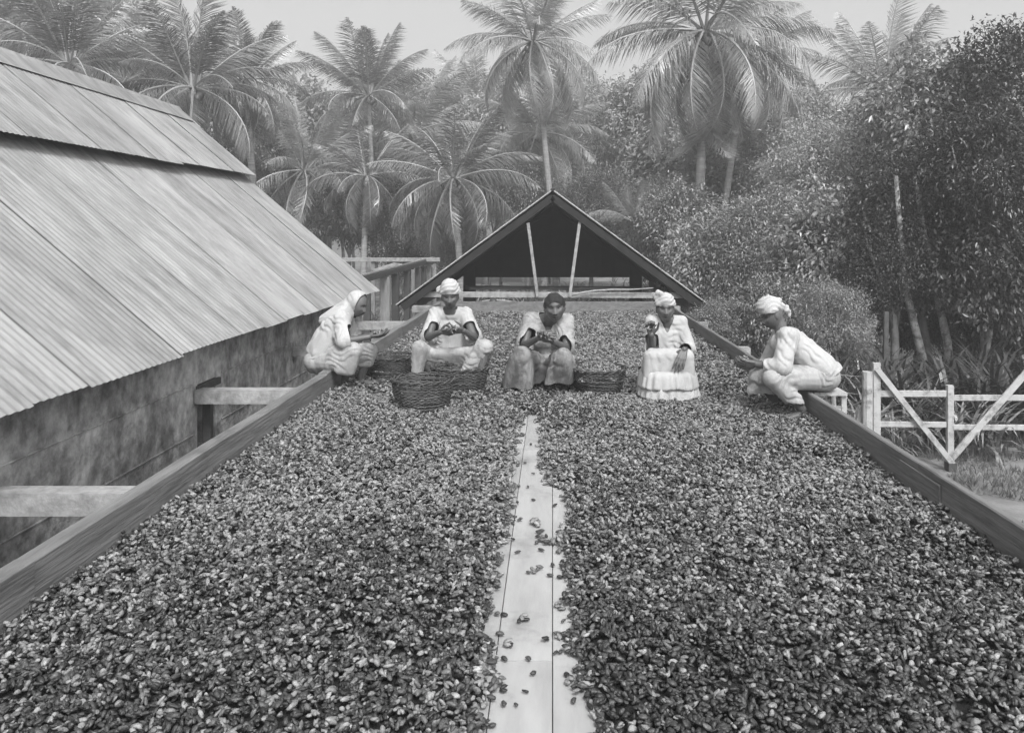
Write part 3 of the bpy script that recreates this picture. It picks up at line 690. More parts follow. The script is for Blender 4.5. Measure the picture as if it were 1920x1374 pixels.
def torso(pel, che, sL, sR, g=0.0, belly=.115, bust=True, fwd=None):
    pel, che, sL, sR = map(Vector, (pel, che, sL, sR)); sd_ = (sR - sL).normalized(); mid = (pel + che) / 2
    up = (che - pel).normalized(); fw = (up.cross(sd_)).normalized() if fwd is None else Vector(fwd)
    out = [cap(pel - sd_ * .07, che - sd_ * .075, .105 + g, .085 + g), cap(pel + sd_ * .07, che + sd_ * .075, .105 + g, .085 + g),
           cap(pel + fw * .01, mid + fw * .02, belly + g, belly - .005 + g), cap(mid, che, .1 + g, .095 + g),
           cap(sL, sR, .05 + g, .05 + g), cap(che - sd_ * .07, sL, .08 + g, .052 + g), cap(che + sd_ * .07, sR, .08 + g, .052 + g)]
    if bust: out += [ell(che + fw * .07 - up * .05 + sd_ * k * .065, (.058 + g * .6,) * 3) for k in (-1, 1)]
    return out
def foot(an, d, s=1.0):
    an = Vector(an); d = Vector(d); d.z = 0; d.normalize(); sd_ = Vector((-d.y, d.x, 0)); z = Vector((0, 0, 1))
    h = Vector((an.x, an.y, an.z)) - z * .045 * s
    o = [cap(h - d * .04 * s, h + d * .07 * s, .032 * s, .028 * s, 10, 3), cap(h + d * .05 * s - sd_ * .012, h + d * .145 * s - sd_ * .018 - z * .01, .03 * s, .02 * s, 10, 3), cap(h + d * .05 * s + sd_ * .012, h + d * .13 * s + sd_ * .02 - z * .01, .03 * s, .019 * s, 10, 3), cap(an, h, .034 * s, .034 * s)]
    for i in range(5):
        k = (i - 2) * .0145; t0 = h + d * (.135 - .006 * i) * s + sd_ * k - z * .014; o.append(cap(t0, t0 + d * .028 * s, .0105 if i else .014, .009 if i else .012, 8, 2))
    return o
def limb(a, b, c, r):
    return [cap(a, b, r[0], r[1]), cap(b, c, r[2], r[3])] + ([cap(Vector(b) + (Vector(c) - Vector(b)) * .12, Vector(b) + (Vector(c) - Vector(b)) * .45, r[4], r[4] * .85)] if len(r) > 4 else [])
ARM = (.047, .038, .039, .026); LEG = (.088, .06, .056, .036, .056)

def person(name_label, base, J, head, hands, s=1.0):
    """J: joints; builds the continuous body under an Empty; returns the Empty"""
    root = empty('person', base, name_label, 'person')
    pr = torso(J['pel'], J['che'], J['sL'], J['sR'])
    pr += limb(J['sL'], J['eL'], J['wL'], ARM) + limb(J['sR'], J['eR'], J['wR'], ARM)
    pr += limb(J['hL'], J['kL'], J['aL'], LEG) + limb(J['hR'], J['kR'], J['aR'], LEG)
    pr += foot(J['aL'], J['fL']) + foot(J['aR'], J['fR'])
    c, fwd, up, hs = head; nb = (Vector(J['sL']) + Vector(J['sR'])) / 2
    r, f, u = head_axes(fwd, up)
    for k_ in ('sL', 'sR'): pr.append(cap(nb + Vector((0, 0, .03)), nb.lerp(Vector(J[k_]), .75), .05, .045))
    pr += [cap(nb - Vector((0, 0, .02)), Vector(c) - u * .07 * hs - f * .022 * hs, .055, .05 * hs), cap(nb, Vector(c) - u * .05 * hs - f * .03 * hs, .05, .052 * hs)] + head_prim(c, fwd, up, hs)
    for h_ in hands: pr += hand_prims(**h_)
    remesh('body', pr, .0052, M['skin'], root, 1, None, None, head_marks(c, fwd, up, hs))
    eyes(c, fwd, up, hs, root)
    return root
V = Vector

# ---- W3: centre, squatting, leaning forward, cupping beans
J = dict(pel=V((.02, 8.08, .19)), che=P(1030, 624, 7.92), sL=P(994, 600, 7.9), sR=P(1062, 602, 7.9), eL=P(983, 648, 7.72), wL=P(1009, 634, 7.5), eR=P(1062, 652, 7.72), wR=P(1037, 641, 7.5),
         hL=V((-.09, 8.1, .17)), hR=V((.09, 8.1, .17)), kL=P(978, 668, 7.62), kR=P(1052, 670, 7.62), aL=V((-.33, 7.86, .06)), aR=V((.1, 7.86, .06)), fL=(-.35, -1, 0), fR=(.1, -1, 0))
hc = P(1040, 577, 7.74)
w3 = person('heavy-set bareheaded woman with braided hair, squatting in a soiled dress cupping beans', (0, 8, 0), J, (hc, (.03, -1, -.12), (-.08, -.12, 1), 1.16),
            [dict(wr=J['wL'], d=(.55, -.55, .25), nrm=(.75, .3, -.35), curl=.42, thumb=1, s=1.08), dict(wr=J['wR'], d=(-.75, -.45, .2), nrm=(-.1, .2, 1), curl=.35, thumb=-1, s=1.08)])
pr = torso(J['pel'] + V((0, 0, .03)), J['che'], J['sL'], J['sR'], .028, .13)
oc = []
for s_, e_, w_ in (('sL', 'eL', 'wL'), ('sR', 'eR', 'wR')):
    fd = (J[w_] - J[e_]); e2 = J[e_] + fd * .38
    pr += [cap(J[s_], J[e_], .075, .084), cap(J[e_], e2, .082, .085), cap((J[s_] + J['che']) / 2, (J[s_] + J[e_]) / 2, .09, .085), cap(J['che'] - V((0, 0, .1)), (J[s_] + J[e_] * 2) / 3, .07, .08)]
    oc.append((J[e_] + fd * .2, fd, .16))
nk = (J['sL'] + J['sR']) / 2
def vcut(nk, w_, depth, top):
    def c(co):
        d_ = nk.z + top - co[:, 2]
        return ((np.abs(co[:, 0] - nk.x) < w_ * np.clip(1 - (d_ / depth), 0, 1)) & (co[:, 1] < nk.y + .0)) | ((np.hypot(co[:, 0] - nk.x, co[:, 1] - nk.y + .03) < .062) & (co[:, 2] > nk.z + .0))
    return c
remesh('blouse', pr, .0095, M['cloth_grey'], w3, 4, folds(.0055, .055, [(1, 0, .35), (.6, 0, 1)], 3), either(vcut(nk, .085, .17, .055), opening(*oc)))
def skirt3():
    p = [cap(J['hL'], J['kL'], .12, .1), cap(J['hR'], J['kR'], .12, .1), hull([(J['hL'], .1), (J['kL'] + V((0, .02, 0)), .085), ((J['kL'] + J['kR']) / 2 + V((-.06, .12, -.07)), .04)]), hull([(J['hR'], .1), (J['kR'] + V((0, .02, 0)), .085), ((J['kL'] + J['kR']) / 2 + V((.06, .12, -.07)), .04)]), ell(J['pel'] + V((0, .03, -.04)), (.2, .17, .15)),
         hull([(J['kL'] + V((-.03, 0, -.02)), .085), (J['kL'] + V((.05, 0, -.04)), .06), (V((-.42, 7.68, .05)), .04), (V((-.22, 7.62, .05)), .035), (V((-.44, 7.95, .05)), .05), (V((-.22, 8.1, .12)), .07)]),
         hull([(J['kR'] + V((.03, 0, -.02)), .085), (J['kR'] + V((-.05, 0, -.04)), .06), (V((.15, 7.66, .09)), .03), (V((-.05, 7.64, .09)), .03), (V((.2, 7.9, .08)), .05), (V((.15, 8.1, .12)), .07)]),
         hull([((J['kL'] + J['kR']) / 2 + V((-.07, .16, -.08)), .03), ((J['kL'] + J['kR']) / 2 + V((.07, .16, -.08)), .03), (V((-.2, 7.86, .05)), .03), (V((-.02, 7.86, .05)), .03), (J['pel'] + V((0, -.15, .1)), .08)])]
    return p
def hemcut(z0, amp, k=0.0):
    def c(co): return co[:, 2] < z0 + amp * np.sin(co[:, 0] * 33) * np.sin(co[:, 1] * 21) + k * co[:, 0]
    return c
remesh('skirt', skirt3(), .0095, M['cloth_dirty'], w3, 4, folds(.0085, .075, [(1, .3, .12), (.8, .6, -.2)], 7), lambda co: co[:, 2] < .045 + .012 * np.sin(co[:, 0] * 31) + np.where(co[:, 0] > -.1, .045, 0) )
r_, f_, u_ = head_axes((.03, -1, -.12), (-.08, -.12, 1)); rot3 = Matrix((r_, f_, u_)).transposed()
def braid(co, no):
    q = (co - np.array(hc)); x = q @ np.array(r_); y_ = q @ np.array(f_); z = q @ np.array(u_)
    return .004 * np.abs(np.sin(np.arctan2(x, z + .06) * 9)) * 1.6 - .002
hq = np.array(hc)
remesh('hair', [ell(hc - f_ * .012 + u_ * .034, (.096, .112, .106), rot3, 26, 20), ell(hc - f_ * .065 - u_ * .02, (.075, .045, .06), rot3)] + [cap(hc + r_ * k * .08 + u_ * .05 - f_ * .0, hc + r_ * k * .083 - u_ * .02 - f_ * .02, .022, .018) for k in (-1, 1)], .006, M['hair'], w3, 2, braid, lambda co: ((co - hq) @ np.array(f_) > .012) & ((co - hq) @ np.array(u_) < .074 - 1.5 * ((co - hq) @ np.array(r_)) ** 2 * 8) & (np.abs((co - hq) @ np.array(r_)) < .081))
handful(P(1022, 627, 7.4), .055, 'beans cupped in the hands of the braided-haired woman', 60)

# ---- W4: right of centre, upright, ruffled skirt
J = dict(pel=P(1251, 682, 7.8), che=P(1247, 624, 7.75), sL=P(1223, 604, 7.72), sR=P(1275, 605, 7.72), eL=P(1222, 655, 7.58), wL=P(1221, 628, 7.38), eR=P(1293, 657, 7.66), wR=P(1283, 655, 7.33),
         hL=P(1234, 688, 7.78), hR=P(1266, 688, 7.78), kL=P(1221, 668, 7.38), kR=P(1287, 669, 7.38), aL=V((.9, 7.38, .06)), aR=V((1.2, 7.38, .06)), fL=(-.1, -1, 0), fR=(.25, -1, 0))
hc = P(1247, 580, 7.66)
w4 = person('woman in white turban and ruffled white skirt raising a fistful of beans', (1.05, 7.6, 0), J, (hc, (-.02, -1, -.04), (.0, -.04, 1), 1.0),
            [dict(wr=J['wL'], d=(-.08, .05, 1), nrm=(-.1, -1, 0), curl=.95, thumb=1, s=1.1), dict(wr=J['wR'], d=(-.35, -.42, -.8), nrm=(.1, .9, -.3), curl=.14, thumb=-1, spread=.08, s=1.15)])
nk = (J['sL'] + J['sR']) / 2
pr = torso(J['pel'] + V((0, 0, .06)), J['che'], J['sL'], J['sR'], .022, .115)
pr += [cap(J['sL'], J['eL'], .066, .072), cap(J['eL'], J['eL'] + (J['wL'] - J['eL']) * .35, .07, .07), cap(J['sR'], J['eR'], .066, .066), cap(J['eR'], J['eR'] + (J['wR'] - J['eR']) * 1.0, .064, .058)]
oc = [(J['eL'] + (J['wL'] - J['eL']) * .12, J['wL'] - J['eL'], .13), (J['eR'] + (J['wR'] - J['eR']) * .86, J['wR'] - J['eR'], .11)]
remesh('blouse', pr, .0095, M['cloth_white'], w4, 4, folds(.0048, .05, [(1, 0, .2), (.5, 0, 1)], 12), either(vcut(nk, .06, .14, .05), opening(*oc)))
lap = [hull([(J['pel'] + V((-.1, .05, -.02)), .1), (J['pel'] + V((.1, .05, -.02)), .1), (J['kL'] + V((.0, 0, 0)), .074), (J['kR'] + V((.0, 0, 0)), .074), (J['pel'] + V((0, .05, -.15)), .12)]),
       hull([(J['kL'] + V((.0, 0, -.01)), .070), (J['kR'] + V((.0, 0, -.01)), .070), (V((.85, 7.37, .15)), .045), (V((1.24, 7.37, .15)), .045), (V((.88, 7.75, .12)), .08), (V((1.22, 7.75, .12)), .08)])]
remesh('skirt', lap, .0095, M['cloth_white'], w4, 4, folds(.006, .06, [(1, .5, .08), (1, -.6, .2)], 22), hemcut(.13, .006))
def ruffle(cx, cy, rx, ry, z0, z1, flare, nw, amp, seed, m, parent):
    n, k = 150, 8; v = []
    for j in range(k + 1):
        t = j / k; z = z0 + (z1 - z0) * t
        for i in range(n):
            a = 2 * math.pi * i / n; w_ = (.55 + .9 * mn.noise((math.cos(a) * 3, math.sin(a) * 3, seed + 9))) * math.sin(nw * a + 5.5 * mn.noise((math.cos(a) * 2, math.sin(a) * 2, seed))) + .6 * mn.noise((math.cos(a) * 6, math.sin(a) * 6, seed + t))
            e = 1 - .16 * math.exp(-t * 9) + flare * t + amp * (.25 + t) * w_
            sq = (abs(math.cos(a)) ** 3 + abs(math.sin(a)) ** 3) ** (-1 / 3)
            v.append((cx + rx * e * math.cos(a) * sq, cy + ry * e * math.sin(a) * sq, z + .012 * w_ * t + .02 * t * mn.noise((math.cos(a) * 2.5, math.sin(a) * 2.5, seed + 4))))
    f = [(j*n+i, j*n+(i+1) % n, (j+1)*n+(i+1) % n, (j+1)*n+i) for j in range(k) for i in range(n)]
    o = mesh('ruffle', v, f, m, parent, True); sm = o.modifiers.new('thick', 'SOLIDIFY'); sm.thickness = .003; return o
sk = [o for o in w4.children if o.name.startswith('skirt')][0]
ruffle(1.045, 7.525, .242, .262, .26, .105, .10, 27, .055, 3, M['cloth_white'], sk)
ruffle(1.045, 7.525, .25, .268, .14, .018, .08, 23, .06, 6, M['cloth_white'], sk)
def turban(hc, fwd, up, s, parent, knots, m=M['cloth_white'], tilt=.25, tall=1.0, name='headwrap', seed=0, back=.01):
    r, f, u = head_axes(fwd, up); uu = (u - f * tilt).normalized(); ff = uu.cross(r).normalized(); ff = ff if ff.dot(f) > 0 else -ff
    rot = Matrix((r, ff, uu)).transposed(); c = hc + u * .055 * s - f * back
    pr = [ell(c + u * .02 * tall, (.088 * s, .103 * s, .082 * s * tall), rot, 26, 18), cap(c - r * .035 + f * .02, c + r * .035 + f * .02, .066 * s, .066 * s)]
    for k in knots: pr.append(ell(hc + r * k[0] + f * k[1] + u * k[2], (k[3], k[3], k[4] if len(k) > 4 else k[3]), rot, 14, 10))
    def wrap(co, no):
        q = co - np.array(c); x = q @ np.array(r); z = q @ np.array(uu); y_ = q @ np.array(ff)
        return .0026 * np.sin((z * 1.0 + x * .45 + .02 * np.sin(y_ * 30 + x * 20)) * 150) + .004 * np.array([mn.noise((p[0] * 25 + seed, p[1] * 25, p[2] * 25)) for p in co])
    cutp = lambda co: ((co - np.array(c)) @ np.array(uu) < -.036 * s) & (np.linalg.norm((co - np.array(c)), axis=1) < .115 * s)
    return remesh(name, pr, .006, m, parent, 2, wrap, cutp, thick=.004)
turban(hc, (-.02, -1, -.04), (0, -.04, 1), 1.0, w4, [(.06, -.02, .145, .036, .034), (.085, -.03, .115, .028, .04), (.035, .03, .14, .03)], tall=1.0, seed=2)
handful(P(1219, 612, 7.36), .055, 'beans in the raised fist of the woman in white turban', 40)

# ---- W2: left of centre, bundled white cap, legs wide apart
J = dict(pel=P(846, 672, 8.3), che=P(845, 612, 8.22), sL=P(817, 589, 8.18), sR=P(873, 589, 8.18), eL=P(803, 632, 8.0), wL=P(827, 622, 7.86), eR=P(889, 632, 8.0), wR=P(869, 620, 7.86),
         hL=P(829, 678, 8.26), hR=P(862, 678, 8.26), kL=P(788, 654, 7.95), kR=P(909, 652, 7.95), aL=V((-1.36, 7.95, .06)), aR=V((-.73, 7.9, .06)), fL=(-.25, -1, 0), fR=(.25, -1, 0))
J['aL'] = P(780, 712, 7.92); J['aL'].z = .06; J['aR'] = P(900, 712, 7.9); J['aR'].z = .06
hc = P(844, 556, 8.1)
w2 = person('smiling woman in white cap and blouse, seated knees apart behind two baskets', (-1.0, 8.2, 0), J, (hc, (.05, -.95, -.22), (0, -.25, 1), 1.0),
            [dict(wr=J['wL'], d=(.8, -.5, .0), nrm=(.3, .75, .5), curl=.45, thumb=1, s=1.05), dict(wr=J['wR'], d=(-.75, -.55, .1), nrm=(-.3, .75, .5), curl=.5, thumb=-1, s=1.05)])
pr = torso(J['pel'] + V((0, 0, .06)), J['che'], J['sL'], J['sR'], .026, .125)
oc = []
for s_, e_, w_ in (('sL', 'eL', 'wL'), ('sR', 'eR', 'wR')):
    fd = J[w_] - J[e_]; pr += [cap(J[s_], J[e_], .07, .08), cap(J[e_], J[e_] + fd * .4, .08, .082)]; oc.append((J[e_] + fd * .2, fd, .15))
nk = (J['sL'] + J['sR']) / 2
remesh('blouse', pr, .0095, M['cloth_white'], w2, 4, folds(.005, .05, [(1, 0, .25), (.5, 0, 1)], 31), either(lambda co: (np.hypot(co[:, 0] - nk.x, co[:, 1] - nk.y + .03) < .066) & (co[:, 2] > nk.z + .0), opening(*oc)))
kL, kR = J['kL'], J['kR']
pr = [hull([(J['hL'], .12), (kL, .088), (kL + V((.02, .1, -.16)), .06)]), hull([(J['hR'], .12), (kR, .088), (kR + V((-.03, .1, -.16)), .06)]), ell(J['pel'] + V((0, .02, -.06)), (.2, .17, .14)),
      hull([(J['pel'] + V((-.08, -.08, 0)), .09), (J['pel'] + V((.08, -.08, 0)), .09), (kL + V((.1, .03, -.05)), .05), (kR + V((-.12, .03, -.04)), .05), (V((-1.22, 8.08, .14)), .035), (V((-.84, 8.08, .14)), .035)]),
      cap(kL, J['aL'] + (kL - J['aL']) * .3, .088, .06), hull([(kR + V((-.02, 0, 0)), .09), (kR + V((-.06, .0, -.17)), .045), (kR + V((-.2, .0, -.24)), .045), (kR + V((-.1, .1, -.1)), .06)])]
remesh('skirt', pr, .0095, M['cloth_work'], w2, 4, folds(.0042, .07, [(1, .2, .15), (.4, .2, 1)], 41), lambda co: co[:, 2] < .09)
turban(hc, (.05, -.95, -.22), (0, -.25, 1), 1.06, w2, [(.105, -.03, .06, .036, .042), (.085, -.03, .08, .03)], tall=1.12, seed=9)
handful(P(848, 618, 7.8), .055, 'beans held between the hands of the smiling woman', 60)

# ---- W1: left, hooded, sitting sideways on the left rail
J = dict(pel=P(606, 676, 8.0), che=P(634, 610, 7.98), sL=P(641, 600, 7.83), sR=P(648, 600, 8.15), eL=P(646, 640, 7.72), wL=P(694, 631, 7.8), eR=P(664, 636, 8.2), wR=P(697, 628, 8.06),
         hL=P(606, 676, 7.9), hR=P(612, 674, 8.1), kL=P(662, 658, 7.72), kR=P(692, 658, 8.12), aL=P(645, 712, 7.9), aR=P(677, 710, 8.15), fL=(.9, -.5, 0), fR=(1, -.3, 0))
J['aL'].z = .06; J['aR'].z = .06
hc = P(671, 572, 7.98)
w1 = person('woman in a pale headcloth hanging to her shoulders, sitting sideways on the left rail', (-2.15, 8, .2), J, (hc, (.93, -.3, -.42), (.38, 0, .92), .98),
            [dict(wr=J['wL'], d=(.95, .1, .05), nrm=(0, .35, .9), curl=.28, thumb=-1, s=1.05), dict(wr=J['wR'], d=(.95, -.15, .08), nrm=(0, -.35, .9), curl=.3, thumb=1, s=1.05)])
pr = torso(J['pel'] + V((.01, 0, .05)), J['che'], J['sL'], J['sR'], .035, .13) + [cap(J['sL'], J['eL'], .075, .085), cap(J['eL'], J['eL'] + V((.1, 0, .01)), .08, .085), cap(J['sR'], J['eR'], .075, .085), cap(J['che'] + V((-.04, 0, -.02)), J['pel'] + V((-.03, 0, .1)), .12, .13), cap(J['che'] - V((0, 0, .1)), J['eL'] + V((-.04, .08, .03)), .1, .09)]
remesh('blouse', pr, .0095, M['cloth_white'], w1, 4, folds(.007, .065, [(.7, 0, .5), (1, .4, -.5)], 51), opening((J['eL'] + V((.055, 0, .0)), J['wL'] - J['eL'], .16)))
pr = [hull([(J['hL'], .12), (J['kL'], .086), (J['kL'] + V((-.14, .02, -.12)), .07)]), hull([(J['hR'], .12), (J['kR'], .086), (J['kR'] + V((-.12, 0, -.1)), .06)]), ell(J['pel'] + V((-.02, 0, 0)), (.16, .2, .14)),
      hull([(J['kL'] + V((.0, 0, -.0)), .085), (J['kL'] + V((-.13, 0, -.17)), .05), (J['kL'] + V((-.03, .02, -.19)), .05), (J['kL'] + V((-.1, .12, -.1)), .06)]),
      hull([(J['kR'], .088), (J['kR'] + V((-.08, 0, -.12)), .05), (J['kR'] + V((.0, .0, -.12)), .045), (J['kR'] + V((-.12, .0, -.05)), .06)])]
remesh('skirt', pr, .0095, M['cloth_work'], w1, 4, folds(.0052, .075, [(1, .2, .6), (.5, .3, 1)], 61), lambda co: co[:, 2] < .125 + .01 * np.sin(co[:, 0] * 40))
r_, f_, u_ = head_axes((.93, -.3, -.42), (.38, 0, .92)); rot1 = Matrix((r_, f_, u_)).transposed()
pr = [ell(hc - f_ * .02 + u_ * .028, (.1, .112, .112), rot1, 24, 18), hull([(hc - f_ * .06 - u_ * .0, .075), (hc - f_ * .03 - u_ * .09, .075), (J['sL'] + V((-.05, .04, .02)), .055), (J['sR'] + V((-.05, -.04, .02)), .055), (J['che'] + V((-.13, 0, .05)), .06), (J['che'] + V((-.03, -.1, .03)), .05)]),
      hull([(hc + u_ * .11 + f_ * .01, .028), (hc - r_ * .07 + u_ * .03, .03), (hc + r_ * .07 + u_ * .03, .03), (hc - f_ * .05 + u_ * .05, .06)])]
hn = np.array(hc); fn_ = np.array(f_); un_ = np.array(u_)
remesh('headcloth', pr, .0075, M['cloth_white'], w1, 3, folds(.0045, .06, [(.3, 0, 1), (1, 0, .4)], 71), lambda co: (((co - hn) @ fn_) > .028 + .12 * np.clip(-((co - hn) @ un_) - .09, 0, 1)) & (np.linalg.norm(co - hn, axis=1) < .2), thick=.005)
handful(P(709, 625, 7.9), .055, 'beans in the outstretched hands of the hooded woman', 50)

# ---- W5: right, profile to the left, sitting on the right rail
J = dict(pel=P(1541, 706, 6.85), che=P(1480, 640, 6.85), sL=P(1478, 631, 6.68), sR=P(1464, 630, 7.0), eL=P(1466, 688, 6.6), wL=P(1419, 683, 6.68), eR=P(1438, 684, 7.05), wR=P(1409, 680, 6.9),
         hL=P(1537, 706, 6.76), hR=P(1535, 703, 6.96), kL=P(1450, 708, 6.62), kR=P(1422, 708, 7.02), aL=P(1505, 765, 6.66), aR=P(1452, 755, 7.05), fL=(-1, -.25, 0), fR=(-1, -.1, 0))
J['aL'].z = .065; J['aR'].z = .065
hc = P(1447, 591, 6.86)
w5 = person('woman in knotted pale headscarf and frayed trousers, seated in profile on the right rail', (2.15, 6.85, .2), J, (hc, (-.9, -.2, -.42), (-.4, 0, .92), 1.0),
            [dict(wr=J['wL'], d=(-.95, .1, .0), nrm=(0, .8, .5), curl=.42, thumb=1, s=1.08), dict(wr=J['wR'], d=(-.95, -.1, .0), nrm=(0, -.8, .5), curl=.45, thumb=-1, s=1.08)])
pr = torso(J['pel'] + V((-.02, 0, .07)), J['che'], J['sL'], J['sR'], .03, .125) + [cap(J['sL'], J['eL'], .08, .08), cap(J['eL'], J['eL'] + (J['wL'] - J['eL']) * .85, .072, .055), cap(J['sR'], J['eR'], .078, .075), cap(J['eR'], J['eR'] + (J['wR'] - J['eR']) * .3, .07, .05),
      hull([(J['che'] + V((.03, 0, .0)), .11), (J['pel'] + V((.05, .06, .02)), .125), (J['pel'] + V((.05, -.06, .02)), .125)]), cap(J['che'] + V((-.06, 0, -.02)), J['pel'] + V((-.14, 0, .1)), .1, .1)]
remesh('blouse', pr, .0085, M['cloth_white'], w5, 4, folds(.006, .055, [(1, 0, .55), (1, .2, -.6)], 81), opening((J['eL'] + (J['wL'] - J['eL']) * .72, J['wL'] - J['eL'], .11), (J['pel'] + V((.04, 0, .03)), V((.5, 0, -.85)), .3)))
pr = [cap(J['hL'], J['kL'], .115, .09), cap(J['hR'], J['kR'], .115, .09), ell(J['pel'] + V((.0, 0, .0)), (.145, .19, .12)),
      cap(J['kL'], J['aL'] + (J['kL'] - J['aL']) * .22, .085, .068), hull([(J['kR'], .082), (J['kR'] + V((-.06, 0, -.15)), .045), (J['kR'] + V((.1, 0, -.2)), .045), (J['kR'] + V((.1, 0, -.04)), .06)])]
remesh('trousers', pr, .0085, M['cloth_work'], w5, 4, folds(.006, .06, [(1, .2, .8), (1, .2, -.5)], 91), lambda co: co[:, 2] < .115 + .03 * np.clip((2.0 - co[:, 0]) * 1.5, 0, 1) + .008 * np.sin(co[:, 0] * 120) + .006 * np.sin(co[:, 1] * 170))
turban(hc, (-.9, -.2, -.42), (-.4, 0, .92), 1.06, w5, [(.0, -.11, .03, .035), (.0, -.14, -.01, .028, .04), (.02, -.155, -.05, .022, .04), (-.02, -.1, .085, .03), (-.02, -.03, .15, .012, .03)], tall=1.0, seed=14, tilt=.3)
handful(P(1394, 676, 6.76), .06, 'beans cupped by the woman in profile on the right', 60)
st = empty('stool', (2.32, 6.95, GZ), 'whitewashed trestle stool outside the right rail beneath the seated woman', 'stool')
for dx in (-.13, .09):
    for dy in (-.12, .14):
        MB().box((2.32 + dx * 1.15, 6.95 + dy, GZ), (2.32 + dx * .9, 6.95 + dy, .15), (0, 1, 0), .045, .045).build('leg', M['white'], st)
for dy in (-.12, .14):
    MB().box((2.2, 6.95 + dy, .04), (2.39, 6.95 + dy, .04), (0, 0, 1), .03, .04).build('rung', M['white'], st)
MB().block(2.15, 2.42, 6.78, 7.14, .152, .18).build('seat', M['white'], st)
# low seat under W4 and W2
for cx, cy, hh, lb in ((1.05, 7.8, .12, 'low wooden block under the woman in ruffled skirt'), (-1.02, 8.3, .13, 'low wooden block under the smiling woman in white cap')):
    tag(MB().block(cx - .17, cx + .17, cy - .13, cy + .15, -.05, hh).build('seat_block', M['grey_wood'], None), lb, 'block')
# cloth and calabash lying behind the end board
v, f = ell((P(930, 0, 15.8).x, 15.85, .14), (.32, .12, .06)); v2, f2 = ell((P(955, 0, 15.8).x, 15.85, .13), (.2, .1, .04)); mb = MB(); mb.add(v, f); mb.add(v2, f2)
tag(remesh('folded_cloth', [(v, f), (v2, f2)], .015, M['cloth_white'], None, 2, folds(.01, .1, [(1, 0, .2)], 5)), 'crumpled white cloth lying behind the far end board', 'cloth')
v, f = ell((P(925, 0, 15.6).x, 15.6, .17), (.075, .075, .07)); tag(mesh('calabash', v, f, M['withy'], None, True), 'small round brown calabash beside the crumpled cloth', 'calabash')

# ================================================================== VEGETATION
def frond_mesh(name, droop, seed, n=104, L=1.0, wid=.31):
    """unit coconut frond growing along +X and bending down; leaflets hang"""
    rnd = random.Random(seed); mb = MB(); pts = []; p = Vector((0, 0, 0)); el = 0.0; st_ = 26; tw = rnd.uniform(-.25, .25)
    az = 0
    for i in range(st_ + 1):
        pts.append(p.copy()); t = i / st_; el -= droop / st_ * (.35 + 1.3 * t); az += tw / st_
        p = p + Vector((math.cos(el) * math.cos(az), math.cos(el) * math.sin(az), math.sin(el))) / st_
    leaf_v, leaf_f = [], []
    for k in range(n):
        t = .14 + .86 * (k + .5) / n; x = t * st_; i = min(int(x), st_ - 1); fr_ = x - i; b = pts[i].lerp(pts[i + 1], fr_); d = (pts[i + 1] - pts[i]).normalized()
        side0 = d.cross(Vector((0, 0, 1))).normalized()
        ll = wid * (math.sin(math.pi * min(1, (t * .88 + .1))) ** .6) * rnd.uniform(.7, 1.1) * (1 if t < .93 else .6)
        for s_ in (-1, 1):
            if rnd.random() < .1: continue
            dr = rnd.uniform(.0, .75) + .15 * droop
            dd = (side0 * s_ * .85 + d * rnd.uniform(.45, .75) + Vector((0, 0, -dr))).normalized(); d2 = (dd + Vector((0, 0, -.8 - .35 * droop))).normalized()
            wv = d.cross(dd).normalized().cross(dd).normalized() * 0 + d * (.0038)
            m1 = b + dd * ll * .5; e = m1 + d2 * ll * .5
            n_ = len(leaf_v); leaf_v += [b - wv * .7, b + wv * .7, m1 + wv, m1 - wv, e]; leaf_f += [(n_, n_+1, n_+2, n_+3), (n_+3, n_+2, n_+4)]
    a = MB(); a.add(leaf_v, leaf_f); nf = len(a.f)
    a.tube(pts[::2], [.014 * (1 - .85 * i / 13) for i in range(14)], 4, cap=False)
    me = bpy.data.meshes.new(name); me.from_pydata(a.v, [], a.f); me.update(); return me, nf
FRONDS = {}
for pale in (0, 1):
    for k, dr in enumerate((.35, .7, 1.1, 1.5, 1.9)):
        for q in range(2):
            me, nf = frond_mesh('frond', dr, k * 10 + q + pale * 50)
            me.materials.append(M['frond_pale' if pale else 'frond']); me.materials.append(M['rachis'])
            mi = [0] * nf + [1] * (len(me.polygons) - nf); me.polygons.foreach_set('material_index', mi)
            FRONDS[(pale, k, q)] = me
